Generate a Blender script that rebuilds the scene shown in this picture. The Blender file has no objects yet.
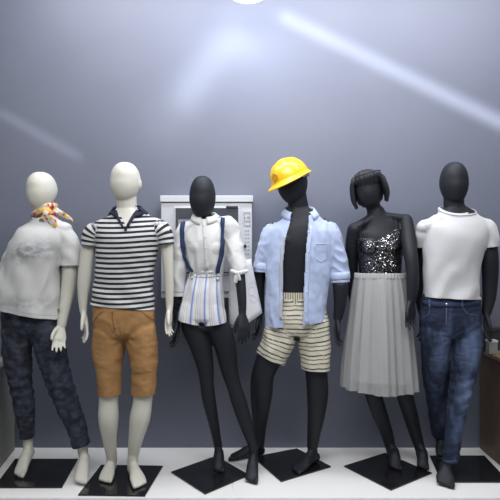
import bpy, bmesh, math, random
import numpy as np
from mathutils import Vector, Matrix, noise
from mathutils.bvhtree import BVHTree

random.seed(7)
PI = math.pi
X_ = Vector((1, 0, 0)); Y_ = Vector((0, 1, 0)); Z_ = Vector((0, 0, 1))
COL = bpy.context.scene.collection
FPX, CZ, CX, CY = 540.0, 1.34, 250.0, 250.0
WALL_Y = 3.66

def P(px, py, D):
    return Vector(((px - CX) / FPX * D, D, CZ - (py - CY) / FPX * D))
def G(px, py, z=0.0):
    D = (CZ - z) * FPX / (py - CY)
    return P(px, py, D)

# ---------------------------------------------------------------- materials
def new_mat(name):
    m = bpy.data.materials.new(name); m.use_nodes = True
    nt = m.node_tree; b = nt.nodes['Principled BSDF']
    return m, nt, b
def N(nt, kind, **kw):
    n = nt.nodes.new(kind)
    for k, v in kw.items():
        if hasattr(n, k): setattr(n, k, v)
        else: n.inputs[k].default_value = v
    return n
def plain(name, col, rough=0.6, metal=0.0, noise_amt=0.06, nscale=30, bump=0.0, bscale=200, spec=0.5, sheen=0.0, lump=0.0, emis=0.0):
    m, nt, b = new_mat(name)
    tc = N(nt, 'ShaderNodeTexCoord')
    nz = N(nt, 'ShaderNodeTexNoise'); nz.inputs['Scale'].default_value = nscale; nz.inputs['Detail'].default_value = 4
    nt.links.new(tc.outputs['Object'], nz.inputs['Vector'])
    r = N(nt, 'ShaderNodeMapRange'); r.inputs['From Min'].default_value = .3; r.inputs['From Max'].default_value = .7
    r.inputs['To Min'].default_value = 1 - noise_amt; r.inputs['To Max'].default_value = 1 + noise_amt
    nt.links.new(nz.outputs['Fac'], r.inputs['Value'])
    mx = N(nt, 'ShaderNodeVectorMath', operation='SCALE'); mx.inputs[0].default_value = col
    nt.links.new(r.outputs[0], mx.inputs['Scale'])
    nt.links.new(mx.outputs[0], b.inputs['Base Color'])
    b.inputs['Roughness'].default_value = rough; b.inputs['Metallic'].default_value = metal
    b.inputs['Specular IOR Level'].default_value = spec
    if sheen: b.inputs['Sheen Weight'].default_value = sheen
    if bump:
        n2 = N(nt, 'ShaderNodeTexNoise'); n2.inputs['Scale'].default_value = bscale; n2.inputs['Detail'].default_value = 3
        nt.links.new(tc.outputs['Object'], n2.inputs['Vector'])
        bp = N(nt, 'ShaderNodeBump'); bp.inputs['Strength'].default_value = bump; bp.inputs['Distance'].default_value = .004
        nt.links.new(n2.outputs['Fac'], bp.inputs['Height']); nt.links.new(bp.outputs[0], b.inputs['Normal'])
    if emis:
        b.inputs['Emission Color'].default_value = (*col, 1); b.inputs['Emission Strength'].default_value = emis
    return m
def ramp(nt, fac, stops, interp='LINEAR'):
    cr = N(nt, 'ShaderNodeValToRGB'); cr.color_ramp.interpolation = interp
    e = cr.color_ramp.elements
    e[0].position, e[0].color = stops[0][0], (*stops[0][1], 1)
    e[1].position, e[1].color = stops[1][0], (*stops[1][1], 1)
    for p, c in stops[2:]:
        q = e.new(p); q.color = (*c, 1)
    nt.links.new(fac, cr.inputs[0]); return cr.outputs[0]
def attr(nt, name):
    return N(nt, 'ShaderNodeAttribute', attribute_name=name).outputs['Fac']
def math_n(nt, op, a, b=None):
    n = N(nt, 'ShaderNodeMath', operation=op)
    for i, v in enumerate((a, b)):
        if v is None: continue
        if isinstance(v, (int, float)): n.inputs[i].default_value = v
        else: nt.links.new(v, n.inputs[i])
    return n.outputs[0]
def noise_out(nt, scale, detail=3, vec=None, sc3=None):
    nz = N(nt, 'ShaderNodeTexNoise'); nz.inputs['Scale'].default_value = scale; nz.inputs['Detail'].default_value = detail
    if vec is None: vec = N(nt, 'ShaderNodeTexCoord').outputs['Object']
    if sc3:
        mp = N(nt, 'ShaderNodeMapping'); mp.inputs['Scale'].default_value = sc3; nt.links.new(vec, mp.inputs[0]); vec = mp.outputs[0]
    nt.links.new(vec, nz.inputs['Vector']); return nz.outputs['Fac']
def cloth_bump(nt, b, scale=500, strength=.15):
    bp = N(nt, 'ShaderNodeBump'); bp.inputs['Strength'].default_value = strength; bp.inputs['Distance'].default_value = .003
    nt.links.new(noise_out(nt, scale, 2), bp.inputs['Height']); nt.links.new(bp.outputs[0], b.inputs['Normal'])

M = {}
M['white_skin'] = plain('ivory_plastic', (.62, .61, .53), rough=.42, noise_amt=.015, nscale=6, spec=.4)
M['black_skin'] = plain('charcoal_plastic', (.015, .0165, .022), rough=.56, noise_amt=.05, nscale=8, spec=.28)
M['base'] = plain('black_glossy_plate', (.012, .012, .014), rough=.12, noise_amt=.2, nscale=10, spec=.6)
M['rod'] = plain('steel_rod', (.5, .5, .5), rough=.3, metal=1)
M['navy'] = plain('navy_knit', (.012, .016, .035), rough=.9, bump=.2, bscale=600)
M['strap'] = plain('navy_strap', (.018, .035, .11), rough=.8, bump=.2, bscale=700)
M['white_tee'] = plain('white_jersey', (.60, .60, .605), rough=.9, noise_amt=.02, nscale=8, bump=.15, bscale=500, sheen=.2)
M['blouse'] = plain('white_blouse_cotton', (.64, .64, .625), rough=.85, noise_amt=.04, nscale=14, bump=.35, bscale=60, sheen=.2)
M['bag'] = None
M['khaki'] = plain('tan_cotton', (.37, .20, .075), rough=.88, noise_amt=.10, nscale=18, bump=.25, bscale=400)
M['khaki_seam'] = plain('tan_seam', (.22, .115, .045), rough=.9)
M['blue_shirt'] = plain('pale_blue_cotton', (.45, .53, .74), rough=.9, noise_amt=.06, nscale=25, bump=.2, bscale=420, sheen=.2)
M['blue_shirt_edge'] = plain('pale_blue_hem', (.50, .58, .77), rough=.9, noise_amt=.05, nscale=30)
M['yellow'] = plain('yellow_hard_hat_plastic', (.90, .52, .012), rough=.25, noise_amt=.03, nscale=5, spec=.6)
M['yellow_dark'] = plain('ochre_badge', (.55, .28, .02), rough=.35)
M['clear_strap'] = plain('pale_webbing', (.6, .62, .68), rough=.5)
M['metal'] = plain('silver_metal', (.6, .6, .6), rough=.25, metal=1)
M['dark_line'] = plain('dark_gap', (.03, .03, .035), rough=.7)
M['grey_skirt_lining'] = plain('grey_lining', (.40, .40, .395), rough=.7, noise_amt=.04)
M['counter_tan'] = plain('tan_laminate_top', (.30, .19, .11), rough=.4, noise_amt=.15, nscale=12)
M['counter_brown'] = plain('brown_laminate', (.125, .082, .055), rough=.5, noise_amt=.12, nscale=10)
M['counter_grey'] = plain('grey_laminate', (.22, .22, .20), rough=.6, noise_amt=.06, nscale=5)
M['white_metal'] = plain('white_enamel', (.62, .63, .65), rough=.4, noise_amt=.02)
M['grey_panel'] = plain('dark_window_glass', (.075, .08, .09), rough=.25, noise_amt=.1)
M['mid_grey'] = plain('grey_plastic', (.30, .31, .32), rough=.5)
M['print'] = plain('grey_print', (.28, .28, .30), rough=.7)
M['print_soft'] = plain('soft_grey_print', (.50, .50, .51), rough=.8)
M['black_hair'] = plain('charcoal_hair', (.014, .015, .019), rough=.55, noise_amt=.1, nscale=20, spec=.4)
M['dark_box'] = plain('dark_box', (.03, .03, .035), rough=.5)
M['jeans_seam'] = plain('denim_seam', (.02, .035, .09), rough=.9)
M['jeans_light_seam'] = plain('pale_stitch', (.075, .10, .18), rough=.9)

def striped_polo():
    m, nt, b = new_mat('black_and_white_stripes')
    s = math_n(nt, 'FRACT', math_n(nt, 'DIVIDE', attr(nt, 'along'), .0285))
    w = noise_out(nt, 40, 2)
    s2 = math_n(nt, 'ADD', s, math_n(nt, 'MULTIPLY', math_n(nt, 'SUBTRACT', w, .5), .06))
    c = ramp(nt, s2, [(0, (.62, .63, .62)), (.50, (.014, .015, .02)), (.97, (.62, .63, .62))], 'CONSTANT')
    nt.links.new(c, b.inputs['Base Color']); b.inputs['Roughness'].default_value = .9
    cloth_bump(nt, b); return m
M['polo'] = striped_polo()
def beige_striped():
    m, nt, b = new_mat('cream_slub_stripes')
    co = N(nt, 'ShaderNodeTexCoord').outputs['Object']
    w = noise_out(nt, 14, 3, co, (1, 1, .4))
    a = math_n(nt, 'ADD', attr(nt, 'along'), math_n(nt, 'MULTIPLY', w, .012))
    s = math_n(nt, 'FRACT', math_n(nt, 'DIVIDE', a, .080))
    c = ramp(nt, s, [(0, (.68, .64, .50)), (.14, (.06, .065, .085)), (.24, (.68, .64, .50)), (.44, (.16, .165, .17)), (.53, (.68, .64, .50)), (.76, (.09, .095, .11)), (.84, (.68, .64, .50))], 'CONSTANT')
    br = ramp(nt, noise_out(nt, 55, 2, co, (1, 1, .5)), [(.28, (0, 0, 0)), (.40, (1, 1, 1))])
    mx = N(nt, 'ShaderNodeMix', data_type='RGBA'); nt.links.new(br, mx.inputs[0])
    mx.inputs[6].default_value = (.58, .54, .41, 1); nt.links.new(c, mx.inputs[7])
    nt.links.new(mx.outputs[2], b.inputs['Base Color']); b.inputs['Roughness'].default_value = .95
    cloth_bump(nt, b, 300, .3); return m
M['beige_stripe'] = beige_striped()
def ribbed():
    m, nt, b = new_mat('cream_ribbed_waistband')
    s = math_n(nt, 'FRACT', math_n(nt, 'DIVIDE', attr(nt, 'across'), .014))
    c = ramp(nt, s, [(0, (.62, .58, .44)), (.55, (.07, .07, .08)), (.85, (.62, .58, .44))], 'CONSTANT')
    nt.links.new(c, b.inputs['Base Color']); b.inputs['Roughness'].default_value = .95; return m
M['waistband'] = ribbed()
def vert_stripes():
    m, nt, b = new_mat('white_with_blue_vertical_stripes')
    s = math_n(nt, 'FRACT', math_n(nt, 'DIVIDE', attr(nt, 'across'), .086))
    W, B, G_, K = (.76, .76, .77), (.22, .29, .55), (.55, .54, .52), (.30, .33, .45)
    c = ramp(nt, s, [(0, W), (.15, (.34, .42, .68)), (.20, B), (.27, (.46, .53, .75)), (.34, W), (.55, G_), (.62, W), (.70, K), (.73, W), (.86, G_), (.90, W)], 'CONSTANT')
    nt.links.new(c, b.inputs['Base Color']); b.inputs['Roughness'].default_value = .9
    cloth_bump(nt, b, 300, .2); return m
M['vstripe'] = vert_stripes()
def denim(name, dark, light, mottled):
    m, nt, b = new_mat(name)
    co = N(nt, 'ShaderNodeTexCoord').outputs['Object']
    if mottled:
        f = noise_out(nt, 22, 5, co)
        c = ramp(nt, f, [(.40, dark), (.68, light)])
    else:
        f = math_n(nt, 'ADD', attr(nt, 'fade'), math_n(nt, 'MULTIPLY', math_n(nt, 'SUBTRACT', noise_out(nt, 30, 5, co, (1, 1, .35)), .5), .9))
        c = ramp(nt, f, [(.05, dark), (1.0, light)])
    g = noise_out(nt, 400, 2, co)
    mx = N(nt, 'ShaderNodeMix', data_type='RGBA', blend_type='MULTIPLY'); mx.inputs[0].default_value = .5
    nt.links.new(c, mx.inputs[6]); nt.links.new(ramp(nt, g, [(.3, (.6, .6, .6)), (.7, (1.3, 1.3, 1.3))]), mx.inputs[7])
    nt.links.new(mx.outputs[2], b.inputs['Base Color']); b.inputs['Roughness'].default_value = .9
    cloth_bump(nt, b, 500, .25); return m
M['jeans_dark'] = denim('dark_mottled_denim', (.013, .016, .027), (.052, .062, .092), True)
M['jeans_blue'] = denim('faded_blue_denim', (.012, .020, .048), (.14, .195, .34), False)
def printed_tee():
    m, nt, b = new_mat('white_tee_with_soft_grey_print')
    f = math_n(nt, 'MULTIPLY', attr(nt, 'fade'), ramp(nt, noise_out(nt, 20, 5, None, (1, 1, 1.8)), [(.30, (.15, .15, .15)), (.56, (1, 1, 1))]))
    c = ramp(nt, f, [(0, (.60, .60, .58)), (.8, (.27, .27, .29))])
    nt.links.new(c, b.inputs['Base Color']); b.inputs['Roughness'].default_value = .9
    cloth_bump(nt, b, 200, .3); return m
M['print_tee'] = printed_tee()
def scarf_mat():
    m, nt, b = new_mat('colourful_printed_silk')
    v = N(nt, 'ShaderNodeTexVoronoi'); v.inputs['Scale'].default_value = 60
    nt.links.new(N(nt, 'ShaderNodeTexCoord').outputs['Object'], v.inputs['Vector'])
    sp = N(nt, 'ShaderNodeSeparateColor'); nt.links.new(v.outputs['Color'], sp.inputs[0])
    c = ramp(nt, sp.outputs[0], [(0, (.62, .60, .55)), (.20, (.80, .45, .05)), (.44, (.50, .56, .62)), (.54, (.75, .52, .20)), (.68, (.55, .05, .02)), (.78, (.66, .65, .60)), (.84, (.22, .28, .5)), (.92, (.30, .13, .04))], 'CONSTANT')
    nt.links.new(c, b.inputs['Base Color']); b.inputs['Roughness'].default_value = .45; return m
M['scarf'] = scarf_mat()
def sequins():
    m, nt, b = new_mat('black_silver_sequins')
    v = N(nt, 'ShaderNodeTexVoronoi'); v.inputs['Scale'].default_value = 300
    nt.links.new(N(nt, 'ShaderNodeTexCoord').outputs['Object'], v.inputs['Vector'])
    geo = N(nt, 'ShaderNodeNewGeometry')
    s1 = N(nt, 'ShaderNodeVectorMath', operation='SUBTRACT'); nt.links.new(v.outputs['Color'], s1.inputs[0]); s1.inputs[1].default_value = (.5, .5, .5)
    s2 = N(nt, 'ShaderNodeVectorMath', operation='SCALE'); nt.links.new(s1.outputs[0], s2.inputs[0]); s2.inputs['Scale'].default_value = .95
    s3 = N(nt, 'ShaderNodeVectorMath', operation='ADD'); nt.links.new(s2.outputs[0], s3.inputs[0]); nt.links.new(geo.outputs['Normal'], s3.inputs[1])
    s4 = N(nt, 'ShaderNodeVectorMath', operation='NORMALIZE'); nt.links.new(s3.outputs[0], s4.inputs[0]); nt.links.new(s4.outputs[0], b.inputs['Normal'])
    sp = N(nt, 'ShaderNodeSeparateColor'); nt.links.new(v.outputs['Color'], sp.inputs[0])
    c = ramp(nt, sp.outputs[1], [(0, (.03, .03, .035)), (.55, (.08, .08, .09)), (.84, (.9, .9, .88))], 'CONSTANT')
    nt.links.new(c, b.inputs['Base Color']); b.inputs['Metallic'].default_value = .9; b.inputs['Roughness'].default_value = .16
    return m
M['sequins'] = sequins()
def tulle():
    m, nt, b = new_mat('grey_tulle')
    b.inputs['Base Color'].default_value = (.47, .47, .46, 1); b.inputs['Roughness'].default_value = .8
    b.inputs['Alpha'].default_value = .62
    cloth_bump(nt, b, 300, .15); return m
M['tulle'] = tulle()
M['tulle_band'] = plain('grey_gathered_band', (.48, .48, .465), rough=.8, noise_amt=.04)
def bag_mat():
    m, nt, b = new_mat('white_bag_cotton')
    b.inputs['Base Color'].default_value = (.80, .80, .81, 1); b.inputs['Roughness'].default_value = .85; b.inputs['Subsurface Weight'].default_value = .0
    cloth_bump(nt, b, 30, .2); return m
M['bag'] = bag_mat()
def wall_mat():
    m, nt, b = new_mat('slate_blue_paint')
    f = noise_out(nt, 1.2, 4)
    c = ramp(nt, f, [(.3, (.150, .163, .208)), (.7, (.172, .185, .234))])
    nt.links.new(c, b.inputs['Base Color']); b.inputs['Roughness'].default_value = .5; b.inputs['Specular IOR Level'].default_value = .35
    bp = N(nt, 'ShaderNodeBump'); bp.inputs['Strength'].default_value = .08; bp.inputs['Distance'].default_value = .002
    nt.links.new(noise_out(nt, 120, 4), bp.inputs['Height']); nt.links.new(bp.outputs[0], b.inputs['Normal'])
    return m
M['wall'] = wall_mat()
M['floor'] = plain('white_platform_board', (.86, .85, .82), rough=.32, noise_amt=.02, nscale=3)
M['ceiling'] = plain('ceiling_paint', (.6, .62, .66), rough=.9)
M['side_wall'] = plain('grey_paint', (.30, .31, .34), rough=.9)

# ---------------------------------------------------------------- object helpers
def link(name, me, mat=None, parent=None):
    o = bpy.data.objects.new(name, me); COL.objects.link(o)
    if mat is not None: me.materials.append(mat)
    if parent is not None: o.parent = parent; o.matrix_parent_inverse = parent.matrix_world.inverted()
    return o
def mesh_from(V, F, smooth=True):
    me = bpy.data.meshes.new('m'); me.from_pydata([tuple(v) for v in V], [], F); me.update()
    if smooth: me.shade_smooth()
    return me
def tag(o, label=None, cat=None, group=None, kind=None):
    for k, v in (('label', label), ('category', cat), ('group', group), ('kind', kind)):
        if v: o[k] = v
    return o
def empty(name, loc):
    o = bpy.data.objects.new(name, None); COL.objects.link(o); o.location = loc
    bpy.context.view_layer.update(); return o
def bm_obj(name, bm, mat, parent=None, smooth=False):
    bmesh.ops.recalc_face_normals(bm, faces=bm.faces)
    me = bpy.data.meshes.new(name); bm.to_mesh(me); bm.free()
    if smooth: me.shade_smooth()
    return link(name, me, mat, parent)
def box_bm(bm, c, s, rz=0.0, bev=0.0, mat=None):
    r = bmesh.ops.create_cube(bm, size=1)
    mt = Matrix.Translation(c) @ Matrix.Rotation(rz, 4, 'Z') @ (mat or Matrix.Identity(4)) @ Matrix.Diagonal((*s, 1))
    bmesh.ops.transform(bm, matrix=mt, verts=r['verts'])
    if bev:
        es = list({e for v in r['verts'] for e in v.link_edges})
        bmesh.ops.bevel(bm, geom=es, offset=bev, segments=2, affect='EDGES', profile=.5)
def box(name, c, s, mat, parent=None, rz=0.0, bev=0.0):
    bm = bmesh.new(); box_bm(bm, Vector(c), s, rz, bev); return bm_obj(name, bm, mat, parent)

# ---------------------------------------------------------------- lofts
class Loft:
    """Elliptical sections along a smooth path; st = [(centre, half width, half depth)]."""
    def __init__(s, st, side=(1, 0, 0), ex=2.0, caps=(True, True), sub=6, seg=28, cap=1.0):
        C = [Vector(a[0]) for a in st]; A = [a[1] for a in st]; B = [a[2] for a in st]
        n = len(C); c = []; a = []; b = []
        def cr(p0, p1, p2, p3, t):
            return .5 * ((2 * p1) + (p2 - p0) * t + (2 * p0 - 5 * p1 + 4 * p2 - p3) * t * t + (3 * p1 - p0 - 3 * p2 + p3) * t ** 3)
        for i in range(n - 1):
            g = lambda X, k: X[max(0, min(n - 1, k))]
            for j in range(sub):
                t = j / sub
                c.append(cr(g(C, i - 1), g(C, i), g(C, i + 1), g(C, i + 2), t))
                a.append(max(.001, cr(g(A, i - 1), g(A, i), g(A, i + 1), g(A, i + 2), t)))
                b.append(max(.001, cr(g(B, i - 1), g(B, i), g(B, i + 1), g(B, i + 2), t)))
        c.append(C[-1]); a.append(A[-1]); b.append(B[-1])
        T = []
        for i in range(len(c)):
            d = c[min(i + 1, len(c) - 1)] - c[max(i - 1, 0)]; T.append(d.normalized())
        s.t0, s.t1 = T[0], T[-1]; s.p0, s.p1 = c[0].copy(), c[-1].copy()
        off0 = 0
        if caps[0]:
            r = min(a[0], b[0]) * cap
            for k in (1, 2, 3, 4):
                th = k / 4 * PI / 2 * .98; c.insert(0, s.p0 - s.t0 * r * math.sin(th)); a.insert(0, A[0] * math.cos(th)); b.insert(0, B[0] * math.cos(th)); T.insert(0, s.t0)
                off0 += 1
        if caps[1]:
            r = min(A[-1], B[-1]) * cap
            for k in (1, 2, 3, 4):
                th = k / 4 * PI / 2 * .98; c.append(s.p1 + s.t1 * r * math.sin(th)); a.append(A[-1] * math.cos(th)); b.append(B[-1] * math.cos(th)); T.append(s.t1)
        s.c, s.a, s.b, s.T = c, a, b, T
        side = Vector(side); s.R = []; s.F = []
        for t in T:
            r = (side - t * side.dot(t)).normalized(); s.R.append(r); s.F.append(t.cross(r))
        s.ex, s.seg = ex, seg
        L = [0]
        for i in range(1, len(c)): L.append(L[-1] + (c[i] - c[i - 1]).length)
        s.L = [l - L[off0] for l in L]
    def mesh(s, V, F, mod=None):
        base = len(V); seg = s.seg; m = len(s.c); p = 2 / s.ex
        for i in range(m):
            for k in range(seg):
                th = 2 * PI * k / seg; cs, sn = math.cos(th), math.sin(th)
                x = math.copysign(abs(cs) ** p, cs) * s.a[i]; y = math.copysign(abs(sn) ** p, sn) * s.b[i]
                V.append(s.c[i] + s.R[i] * x + s.F[i] * y)
        for i in range(m - 1):
            for k in range(seg):
                a = base + i * seg + k; b = base + i * seg + (k + 1) % seg
                F.append((a, b, b + seg, a + seg))
        F.append(tuple(base + k for k in reversed(range(seg)))); F.append(tuple(base + (m - 1) * seg + k for k in range(seg)))

def ST(D, *rows):
    """rows (px, py, half width px, half depth m or None, depth offset)"""
    out = []
    for r in rows:
        px, py, hw = r[:3]; hd = r[3] if len(r) > 3 else None; d = D + (r[4] if len(r) > 4 else 0)
        w = hw * d / FPX
        out.append((P(px, py, d), w, w if hd is None else hd))
    return out
def blob(c, r, V, F, R=None):
    base = len(V); nu, nv = 20, 12; R = R or Matrix.Identity(3)
    for j in range(nv + 1):
        ph = PI * j / nv
        for i in range(nu):
            th = 2 * PI * i / nu
            ph2 = min(max(ph, .02), PI - .02)
            V.append(Vector(c) + R @ Vector((r[0] * math.sin(ph2) * math.cos(th), r[1] * math.sin(ph2) * math.sin(th), r[2] * math.cos(ph2))))
    for j in range(nv):
        for i in range(nu):
            a = base + j * nu + i; b = base + j * nu + (i + 1) % nu
            F.append((a, a + nu, b + nu, b))
    F.append(tuple(base + i for i in range(nu))); F.append(tuple(base + nv * nu + i for i in reversed(range(nu))))
def head_geo(V, F, c, wx, wy, wz, yaw=0, pitch=0, roll=0, ear=False):
    """egg-shaped faceless head: c centre, half sizes; faces -Y"""
    R = (Matrix.Rotation(roll, 3, 'Y') @ Matrix.Rotation(yaw, 3, 'Z') @ Matrix.Rotation(pitch, 3, 'X'))
    base = len(V); nu, nv = 32, 24
    for j in range(nv + 1):
        ph = min(max(PI * j / nv, .03), PI - .03); z = math.cos(ph)
        for i in range(nu):
            th = 2 * PI * i / nu
            x = math.sin(ph) * math.cos(th); y = math.sin(ph) * math.sin(th)
            lo = max(0, -z - .05); sq = math.sin(ph) ** -.22
            x *= sq * (1 - .12 * lo ** 1.4); y *= sq
            y2 = y * (1 - .12 * lo)
            if y < 0: y2 = y * (.93 - .03 * lo) - .10 * lo
            else: y2 = y * (1.06 - .45 * lo)
            # slight brow and cheek plane
            if y < 0: y2 += .05 * math.exp(-((z - .12) / .18) ** 2) * (-y) * .6
            V.append(Vector(c) + R @ Vector((x * wx, y2 * wy, z * wz)))
    for j in range(nv):
        for i in range(nu):
            a = base + j * nu + i; b = base + j * nu + (i + 1) % nu
            F.append((a, a + nu, b + nu, b))
    F.append(tuple(base + i for i in range(nu))); F.append(tuple(base + nv * nu + i for i in reversed(range(nu))))
    if ear:
        for sx in (-1, 1):
            blob(Vector(c) + R @ Vector((sx * wx * .96, .012, -.012)), (.012, .022, .032), V, F, R)
    return R
def gird(D, L, Nn, Rr, rv, dep, mid=.0):
    """shoulder girdle: one sloping loft from shoulder to shoulder through the neck base"""
    r = rv * D / FPX; l, n, q = P(L[0], L[1], D), P(Nn[0], Nn[1], D), P(Rr[0], Rr[1], D); up = Z_ * mid
    return Loft([(l, dep * .86, r * .95), (l.lerp(n, .5) + up, dep, r), (n, dep * 1.05, r * 1.15), (q.lerp(n, .5) + up, dep, r), (q, dep * .86, r * .95)], side=(0, 1, 0), sub=5, seg=24)
def tube(V, F, pts, rad, side=(1, 0, 0), sub=4, seg=12):
    Loft([(p, r, r) for p, r in zip(pts, rad)], side=side, sub=sub, seg=seg).mesh(V, F)
def hand_geo(V, F, W, T, across, palm=1, curl=14, spread=1.0, wrist_r=.026, arm=None):
    """palm, four fingers of unequal length and a side thumb. W wrist, T fingertip, across points to the thumb side"""
    HANDS.append((W.copy(), T.copy()))
    d = (T - W); L = d.length; d.normalize()
    ac = Vector(across); ac = (ac - d * ac.dot(d)).normalized(); n = d.cross(ac) * palm; sc = L / .185
    Loft([(W - d * .03, .023 * sc, .019 * sc), (W + d * .01 * sc, .024 * sc, .0175 * sc), (W + d * .2 * L, .033 * sc, .0165 * sc), (W + d * .4 * L, .041 * sc, .0145 * sc), (W + d * .5 * L, .040 * sc, .012 * sc)], side=ac, sub=4, seg=20, cap=.8, ex=2.3).mesh(V, F)
    for off, ln, rr, sp, cu in ((.0305, .43, .0082, .13, .8), (.0105, .49, .0086, .03, 1.0), (-.0100, .45, .0082, -.06, 1.2), (-.0295, .35, .0074, -.17, 1.5)):
        p = W + d * .47 * L + ac * off * sc; dirv = (d + ac * sp * spread * .55).normalized(); pts = [p]; ang = math.radians(curl * cu * .5)
        axis = dirv.cross(n).normalized()
        for k, f in enumerate((.46, .30, .24)):
            dirv = Matrix.Rotation(ang, 3, axis) @ dirv
            p = p + dirv * f * ln * L; pts.append(p); ang = math.radians(curl * cu)
        tube(V, F, pts, [rr * sc * 1.08, rr * sc, rr * sc * .95, rr * sc * .8], side=ac)
    p0 = W + d * .10 * L + ac * .020 * sc + n * .004; dv = (d * .80 + ac * .46 + n * .35).normalized()
    p1 = p0 + dv * .20 * L; dv2 = (d * .92 + ac * .32 + n * .3).normalized(); p2 = p1 + dv2 * .18 * L; p3 = p2 + (d + n * .2).normalized() * .13 * L
    tube(V, F, [p0, p1, p2, p3], [.015 * sc, .0125 * sc, .0105 * sc, .0085 * sc])
def foot_geo(V, F, ankle, heel, toe, w=.043, ra=.032):
    """ankle joint, heel point on or above the ground, toe tip on the ground (points at the sole)"""
    f = (toe - heel); L = f.length; f.normalize(); up0 = Vector((0, 0, 1)); sd = f.cross(up0).normalized(); up = sd.cross(f).normalized()
    q = lambda t, h, o=0: heel + f * (t * L) + up * h + sd * o
    Loft([(q(.10, .030), .028, .028), (q(.25, .036), .031, .034), (q(.45, .036), .034, .034), (q(.62, .025), w * .98, .024), (q(.76, .018), w, .0165), (q(.86, .014), w * .86, .012)], side=sd, sub=4, seg=22, ex=2.2).mesh(V, F)
    Loft([(ankle + Vector((0, 0, .05)), ra * .92, ra), (ankle, ra * .95, ra * 1.15), (q(.26, .045), .031, .042)], side=sd, sub=4, seg=20).mesh(V, F)
    Loft([(ankle + Vector((0, 0, .02)) - f * .005, ra * .7, ra * .8), (q(.40, .052), .027, .024), (q(.60, .030), .030, .016)], side=sd, sub=4, seg=18).mesh(V, F)
    sgn = getattr(foot_geo, 'big', 1)
    for k in range(5):
        o = (-.5 + k / 4) * 2 * w * .80 * sgn; r = [.0125, .0098, .0092, .0086, .0078][k]; tl = [1.0, .985, .95, .91, .86][k]
        tube(V, F, [q(.74, r + .003, o * .9), q(tl - .07, r + .004, o), q(tl - .03, r * .95, o)], [r, r * .98, r * .9], side=sd, sub=3)

HANDS = []
def tuck(root, bvhs, align=.15):
    """keep the body just under its clothes wherever a cloth covers it"""
    me = [c for c in root.children if c.name.split('.')[0] == 'body'][0].data
    n = len(me.vertices); nr = [v.normal.copy() for v in me.vertices]
    for bvh in bvhs:
        for i, v in enumerate(me.vertices):
            p, nn, _, d = bvh.find_nearest(v.co, .03)
            if p is None: continue
            dv = v.co - p; sg = dv.dot(nn)
            if sg < -.006 or nr[i].dot(nn) < align or (dv - nn * sg).length > .002 + .4 * max(0, sg): continue
            if any((v.co - (a.lerp(b, min(1, max(0, (v.co - a).dot(b - a) / (b - a).length_squared))))).length < .07 for a, b in HANDS): continue
            v.co = p - nn * .007
    me.update(); HANDS.clear()
def over(o, bvh, rows, total, gap=.005):
    """lay the outer rows of a strip on top of the cloth under it"""
    for i, v in enumerate(o.data.vertices):
        if i % total not in rows: continue
        p, nn, _, d = bvh.find_nearest(v.co)
        if p is not None and (v.co - p).dot(nn) < gap and d < .06: v.co = p + nn * gap
    o.data.update()
def temp_eval(me, mods):
    o = bpy.data.objects.new('tmp', me); COL.objects.link(o)
    for t, kw in mods:
        m = o.modifiers.new('x', t)
        for k, v in kw.items(): setattr(m, k, v)
    dg = bpy.context.evaluated_depsgraph_get(); dg.update()
    r = bpy.data.meshes.new_from_object(o.evaluated_get(dg)); bpy.data.objects.remove(o); bpy.data.meshes.remove(me)
    return r
def body_mesh(V, F, voxel=.0046, it=3):
    me = mesh_from(V, F)
    me = temp_eval(me, [('REMESH', dict(mode='VOXEL', voxel_size=voxel)), ('SMOOTH', dict(factor=.5, iterations=it))])
    me.shade_smooth(); return me

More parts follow.
